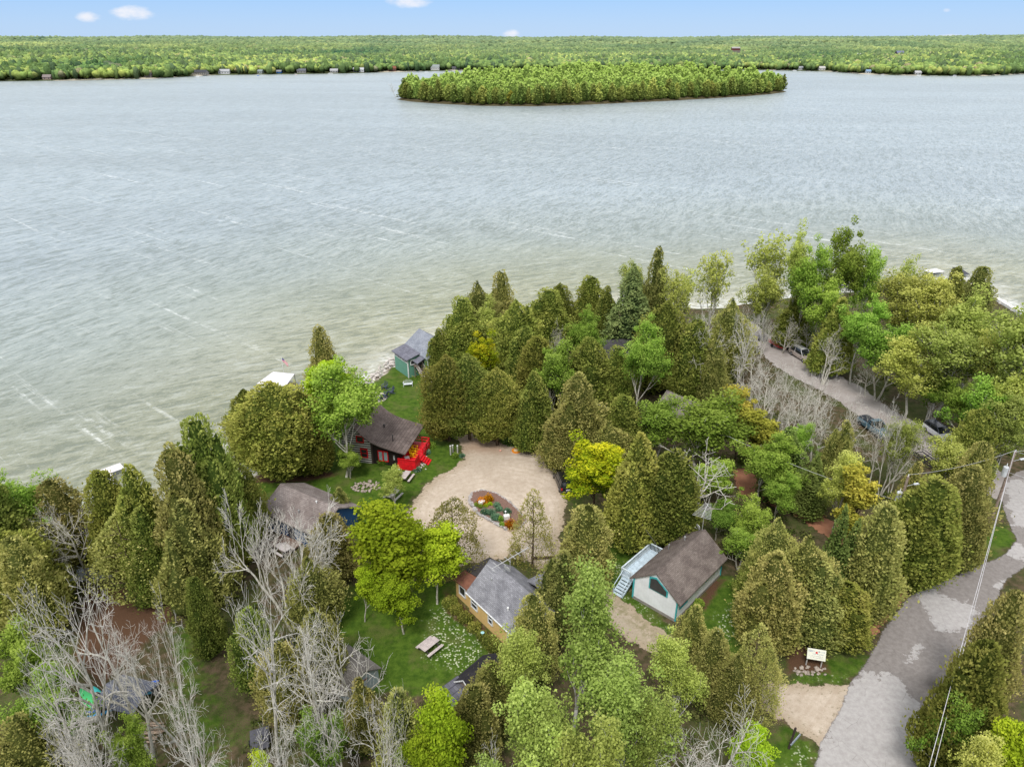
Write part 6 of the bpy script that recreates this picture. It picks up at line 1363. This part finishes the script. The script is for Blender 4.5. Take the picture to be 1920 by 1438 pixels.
# painted sign, its lines illegible at this size
x, y, _ = G(1525, 1250); e = empty('painted_sign', (x, y, 0), ty(1525, 1233, 12, 2), 'cream roadside sign board with blue lettering and a red mark', 'sign'); tl = R(52)
def sp_(px, pz, off=0.): return (px, -math.sin(tl)*pz*0+ -math.cos(tl)*off - 0*pz, pz)
b = B(); b.box((0, 0, 1.5), (1.55, .06, .95), rx=R(-28), bev=.01); b.build('board', M('cream_board', (.68, .68, .58), .7, var=.06), e)
sgm = Matrix.Translation((0, 0, 1.5)) @ Matrix.Rotation(R(-28), 4, 'X')
def onboard(cx, cz, w_, h_, mat, name, rot=0):
    b = B(); m_ = sgm @ Matrix.Translation((cx, -.036, cz)) @ Matrix.Rotation(rot, 4, 'Y') @ Matrix.Diagonal((w_, .012, h_, 1)); bmesh.ops.create_cube(b.bm, size=1, matrix=m_); return b.build(name, mat, e)
SB = M('sign_blue', (.12, .2, .36), .6); SG = M('sign_grey', (.3, .32, .33), .6)
def strokes(x0, x1, cz, h_, mat, name, seed):
    rr = random.Random(seed); b = B(); x_ = x0
    while x_ < x1:
        w_ = rr.uniform(.025, .06)
        for m_ in ([(x_, cz, .014, h_)] + ([(x_+w_/2, cz+h_*rr.choice((-.4, 0, .4)), w_, .016)] if rr.random() < .8 else []) + ([(x_+w_, cz, .014, h_)] if rr.random() < .5 else [])):
            bmesh.ops.create_cube(b.bm, size=1, matrix=sgm @ Matrix.Translation((m_[0], -.037, m_[1])) @ Matrix.Diagonal((m_[2], .01, m_[3], 1)))
        x_ += w_+rr.uniform(.03, .05)+(.06 if rr.random() < .15 else 0)
    b.build(name, mat, e)
strokes(-.66, -.12, .27, .16, SB, 'lettering', 1); strokes(.12, .66, .27, .13, SB, 'lettering', 2); strokes(-.3, .55, .04, .08, SB, 'lettering', 3); strokes(-.6, .6, -.14, .05, SG, 'lettering', 4); strokes(-.5, .62, -.28, .05, SG, 'lettering', 5)
b = B(); bmesh.ops.create_cone(b.bm, cap_ends=True, segments=7, radius1=.1, radius2=.1, depth=.014, matrix=sgm @ Matrix.Translation((0, -.04, .17)) @ Matrix.Rotation(R(90), 4, 'X')); b.build('red_mark', M('sign_red', (.6, .05, .05), .6), e)
for s_ in (-1, 1): b = B(); b.box((s_*.62, .12, .8), (.1, .1, 1.6)); b.build('post', M('grey_post', (.4, .38, .36)), e)
b = B()
for k in range(40):
    p = G(random.uniform(1488, 1548), random.uniform(1250, 1266)); rock(b, (p[0], p[1], .05), random.uniform(.08, .2), k)
tag(b.build('sign_stones', M('rubble', (.42, .36, .31), .9, dirt=(.15, .12, .1))), 'scattered stones at the foot of the painted sign', 'stones', kind='stuff')
x, y, _ = G(1479, 1403); e = empty('entrance_posts', (x, y, 0), 0, 'dark wooden post with a grey-blue blade sign beside the drive mouth', 'post'); b = B(); b.bar((0, 0, 0), (.25, .2, 2.1), .14); b.build('post', M('dark_log', (.05, .035, .03)), e); b = B(); b.bar((.05, -.05, .45), (.95, .55, .95), .06, .24); b.build('blade', M('blade_grey_blue', (.3, .33, .4)), e)

# ================================================================== docks, flag, jetties
def dock(u, v, yaw, L, w_, label, z_=.1, legs=True, name='dock', mat=None, skirt=0):
    x, y, _ = G(u, v, z_); e = empty(name, (x, y, -.6), yaw, label, 'dock'); zt = z_+.6; m_ = mat or M('pale_dock_boards', (.66, .62, .64), .7, var=.08); b = B(); n = int(L/.3)
    for k in range(n): b.box((-L/2+(k+.5)*L/n, 0, zt), (L/n-.02, w_, .06))
    b.build('deck', m_, e)
    if legs:
        for sx in np.linspace(-1, 1, max(2, int(L/3))):
            for sy in (-1, 1): b = B(); b.tube((sx*(L/2-.15), sy*(w_/2-.1), -1.4), (sx*(L/2-.15), sy*(w_/2-.1), zt), .06, n=6); b.build('post', RIM, e)
    return e
x, y, _ = G(512, 714, 1.4); e = empty('covered_dock', (x, y, -.6), ty(485, 720, 28, -20), 'wide pale covered boat dock reaching out behind the huge cedars', 'dock'); CAN = M('pale_canopy', (.68, .66, .7), .6, var=.05)
b = B(); a_ = [G(482, 719, 1.5), G(512, 697, 1.5), G(552, 701, 1.5), G(531, 730, 1.5)]
b.bm.free(); inv = e.matrix_basis.copy(); 
bpy.context.view_layer.update(); inv = e.matrix_world.inverted()
b = B(); b.poly([inv @ Vector(q) for q in a_], (0, 0, -.1)); b.build('canopy', CAN, e)
for q in a_: b = B(); lq = inv @ Vector(q); b.tube((lq.x, lq.y, -1.2), (lq.x, lq.y, lq.z-.08), .07, n=6); b.build('post', RIM, e)
b = B(); b.poly([inv @ Vector((q[0], q[1], -.1)) for q in a_], (0, 0, -.08)); b.build('floor', M('brown_boards', (.22, .15, .12)), e)
x, y, _ = G(533, 706, .0); e = empty('flag_pole', (x, y, -.6), 0, 'American flag on a slim pole at the end of the covered dock', 'flag'); b = B(); b.tube((0, 0, -1), (0, 0, 4.1), .035, n=6); b.build('pole', WHITE, e)
fl_ = None
def clothpt(a, s_): return (.05+a*.98, -.25*a+.1*math.sin(a*6), 4.0-s_*.62-.85*a)
for nm_, rows, cm in (('flag', range(0, 7, 2), (.62, .06, .09)), ('flag', range(1, 7, 2), (.75, .7, .72))):
    b = B()
    for r_ in rows:
        for k in range(8):
            a0, a1 = k/8, (k+1)/8
            if r_ < 4 and k < 3: continue
            vs_ = [b.bm.verts.new(p) for p in (clothpt(a0, r_/7), clothpt(a1, r_/7), clothpt(a1, (r_+1)/7), clothpt(a0, (r_+1)/7))]; b.bm.faces.new(vs_)
    b.build('red_stripes' if cm[0] < .7 else 'white_stripes', M('flag_%d' % int(cm[0]*100), cm, .8, var=.03), e)
b = B()
for k in range(3): vs_ = [b.bm.verts.new(p) for p in (clothpt(k/8, 0), clothpt((k+1)/8, 0), clothpt((k+1)/8, 4/7), clothpt(k/8, 4/7))]; b.bm.faces.new(vs_)
cn_ = b.build('canton', M('flag_blue', (.05, .07, .25), .8, var=.03), e); b = B()
for k in range(5):
    for r_ in range(4): p = clothpt(.04+k*.075, .06+r_*.13); b.box((p[0], p[1]-.012, p[2]), (.025, .01, .025))
b.build('stars', WHITE, cn_)
dock(203, 882, ty(180, 886, 40, -14), 3.4, 1.7, 'small white dock platform beyond the left shoreline cedars'); dock(206, 905, ty(206, 905, 3, 25), 4.6, .9, 'narrow white walkway joining the small left dock to the shore')
dock(1082, 573, R(8), 5.2, 3.2, 'white jetty seen between shoreline conifers', mat=M('white_jetty', (.72, .7, .72), .7)); dock(1062, 600, R(70), 6, 1.2, 'pale walkway beside the lake cottage')
dock(1802, 508, ty(1794, 503, 14, 9), 6, 1.6, 'dark narrow dock beyond the right peninsula', mat=M('dark_dock', (.06, .06, .08)))
dock(1752, 508, R(20), 4, 2.5, 'white platform beyond the right peninsula', mat=M('white_jetty', (.72, .7, .72), .7))
b = B(); q = [G(u, v, .3) for u, v in ((1832, 540), (1848, 548), (1880, 567), (1902, 580), (1930, 596), (1980, 626))]
for i in range(len(q)-1):
    b.bar((q[i][0], q[i][1], .05), (q[i+1][0], q[i+1][1], .05), .9, 1.0); b.box((q[i][0], q[i][1], .1), (1.0, 1.0, 1.2), .6)
tag(b.build('sea_wall', M('white_concrete', (.75, .73, .7), .8)), 'white concrete sea wall along the right shore', 'sea wall')
# far boats and docks
for u, v, w_, c_, lb, kd in ((371, 144.5, 7, (.75, .75, .78), 'white covered boat moored off the dark-roofed far house', 'boat'), (405, 143, 8, (.6, .6, .6), 'long low dock with boats on the far left shore', 'dock'), (484, 142.5, 4, (.1, .2, .55), 'small blue and white boat on the far shore', 'boat'), (555, 141, 5, (.7, .6, .58), 'white boat left of the docked pair on the far shore', 'boat'), (620, 139.5, 10, (.7, .7, .72), 'pair of white boats at the light grey far cottage', 'boat'),
    (800, 136.3, 8, (.75, .75, .76), 'white boat anchored off the grey-gabled far house', 'boat'), (1490, 133.6, 7, (.8, .8, .8), 'white boat at a lift right of the island', 'boat'), (1515, 134.8, 9, (.55, .52, .5), 'grey dock on the right far shore', 'dock'), (1655, 142, 7, (.6, .62, .64), 'pale boat near the right far cottages', 'boat'), (1723, 143, 9, (.75, .75, .76), 'white boat beside the white far boathouse', 'boat'), (1750, 143.4, 14, (.66, .64, .62), 'long white dock right of the far boathouse', 'dock'), (1790, 143.6, 7, (.7, .7, .72), 'small boat at the right end of the far docks', 'boat'), (30, 152, 8, (.6, .58, .58), 'grey dock at the left end of the far shore', 'dock'), (240, 149, 9, (.6, .6, .6), 'low dock on the far shore left of the dark-roofed house', 'dock')):
    x, y, _ = G(u, v, -.5); wd = w_*depth(x, y)/F; e = empty(kd, (x, y, -.6), random.uniform(-.15, .15), lb, kd); mm = M('far_%s_%d' % (kd, u), c_, .5)
    if kd == 'boat':
        b = B(); b.poly([(-wd/2, -1, 0), (wd/2-.8, -1, 0), (wd/2, 0, 0), (wd/2-.8, 1, 0), (-wd/2, 1, 0)], (0, 0, .9)); b.build('hull', mm, e); b = B(); b.box((-wd*.08, 0, 2.1), (wd*.6, 2.1, .15)); 
        for sx in (-1, 1): b.box((sx*wd*.25, 0, 1.5), (.15, 1.9, 1.2))
        b.build('canopy', WHITE, e)
    else:
        b = B(); b.box((0, 0, .7), (wd, 1.6, .2)); b.build('deck', mm, e); b = B(); [b.tube((k*wd/2.2, 0, -1), (k*wd/2.2, 0, 1.5), .15) for k in (-1, -.3, .4, 1)]; b.build('post', RIM, e)['kind'] = 'stuff'

# ================================================================== utility poles and wires
def upole(ut, vt, vb, label, arms):
    x, y, h = stand(ut, vt, vb); e = empty('utility_pole', (x, y, 0), 0, label, 'utility pole', None); WD = M('pole_wood', (.3, .24, .2), .9, dirt=(.17, .12, .1), scale=5)
    b = B(); b.tube((0, 0, 0), (0, 0, h), .17, .12, 12); b.build('pole', WD, e)
    b = B(); b.tube((-.38, 0, h-3.0), (-.38, 0, h-1.9), .27, n=16); b.tube((-.38, 0, h-1.9), (-.38, 0, h-1.82), .27, .2, 16); tr_ = b.build('transformer', M('pale_grey_can', (.55, .57, .6), .4, .4), e)
    b = B(); b.tube((-.38, 0, h-1.82), (-.38, 0, h-1.45), .05, .04, 8); b.build('bushing', WHITE, tr_)
    b = B(); b.bar((0, 0, h-1.2), (.95, .1, h-.98), .05); a_ = b.build('lamp_arm', M('galvanised', (.45, .46, .47), .4, .5, .6), e); b = B(); b.box((1.1, .1, h-.97), (.5, .26, .14), ry=R(-10), bev=.04); b.build('lamp_head', M('pale_grey_can', (.55, .57, .6), .4, .4), a_)
    b = B(); b.tube((0, 0, h), (0, 0, h+.22), .05, .05, 8); b.build('insulator', WHITE, e)
    return Vector((x, y, h))
P1 = upole(1703, 893, 1060, 'wooden pole with grey transformer nearer the dirt path', 1); P2 = upole(1904, 847, 1005, 'taller wooden pole with transformer at the right edge', 1)
def wire(a, b_, sag, label, r=.018, col=(.5, .5, .52), n=24):
    a, b_ = Vector(a), Vector(b_); S = []
    pt = lambda f: a.lerp(b_, f)-Vector((0, 0, sag*4*f*(1-f)))
    for i in range(n): S.append((*pt(i/n), *pt((i+1)/n), r, r))
    V, Fq = tubes(S, 4); me = np_mesh('power_line', V, [Fq]); return tag(link('power_line', me, None, M('wire_grey_%d' % int(col[0]*100), col, .5)), label, 'power line')
wire(P1+Vector((0, 0, .2)), P2+Vector((0, 0, .2)), .5, 'wire strung between the tops of the two utility poles')
def near(u, v, z_): return Vector(G(u, v, z_))
wire(P2+Vector((-.1, 0, .1)), near(1738, 1452, 9.5), .25, 'left one of the twin wires running down over the paved road', .022, (.62, .6, .62))
wire(P2+Vector((.1, 0, -2.8)), near(1748, 1452, 7.5), .25, 'right one of the twin wires running down over the paved road', .022, (.62, .6, .62))
wire(P2+Vector((.1, 0, .1)), P2+Vector((30, 4, .3)), .5, 'upper wire leaving the tall pole towards the right'); wire(P2+Vector((.1, 0, 0)), P2+Vector((20, -14, 0)), .4, 'lower slanting wire leaving the tall pole towards the right')
wire(P2+Vector((.1, 0, -2.6)), P2+Vector((22, -16, -2.6)), .4, 'wire leaving the tall pole below its transformer')
c1 = W(bpy.data.objects['chalet'], (.1, 2.7, 3.6)); wire(P1+Vector((0, 0, -3.0)), Vector((26, 74, 7.5)), .5, 'service wire from the transformer pole over the red dirt path', .018, (.6, .6, .62)); wire(Vector((26, 74, 7.5)), Vector((3, 92, 6.0)), .6, 'service wire crossing the trees towards the gravel drive')
wire(Vector(c1), Vector((10.5, 66, 8)), .3, 'thin service wire rising from the white chalet', .018, (.15, .14, .14))
wire(near(1750, 1115, 0)+Vector((0, 0, .02)), Vector((P1.x+2.5, P1.y, 8.5)), 0., 'dark guy wire slanting from the road edge', .014, (.2, .25, .2))
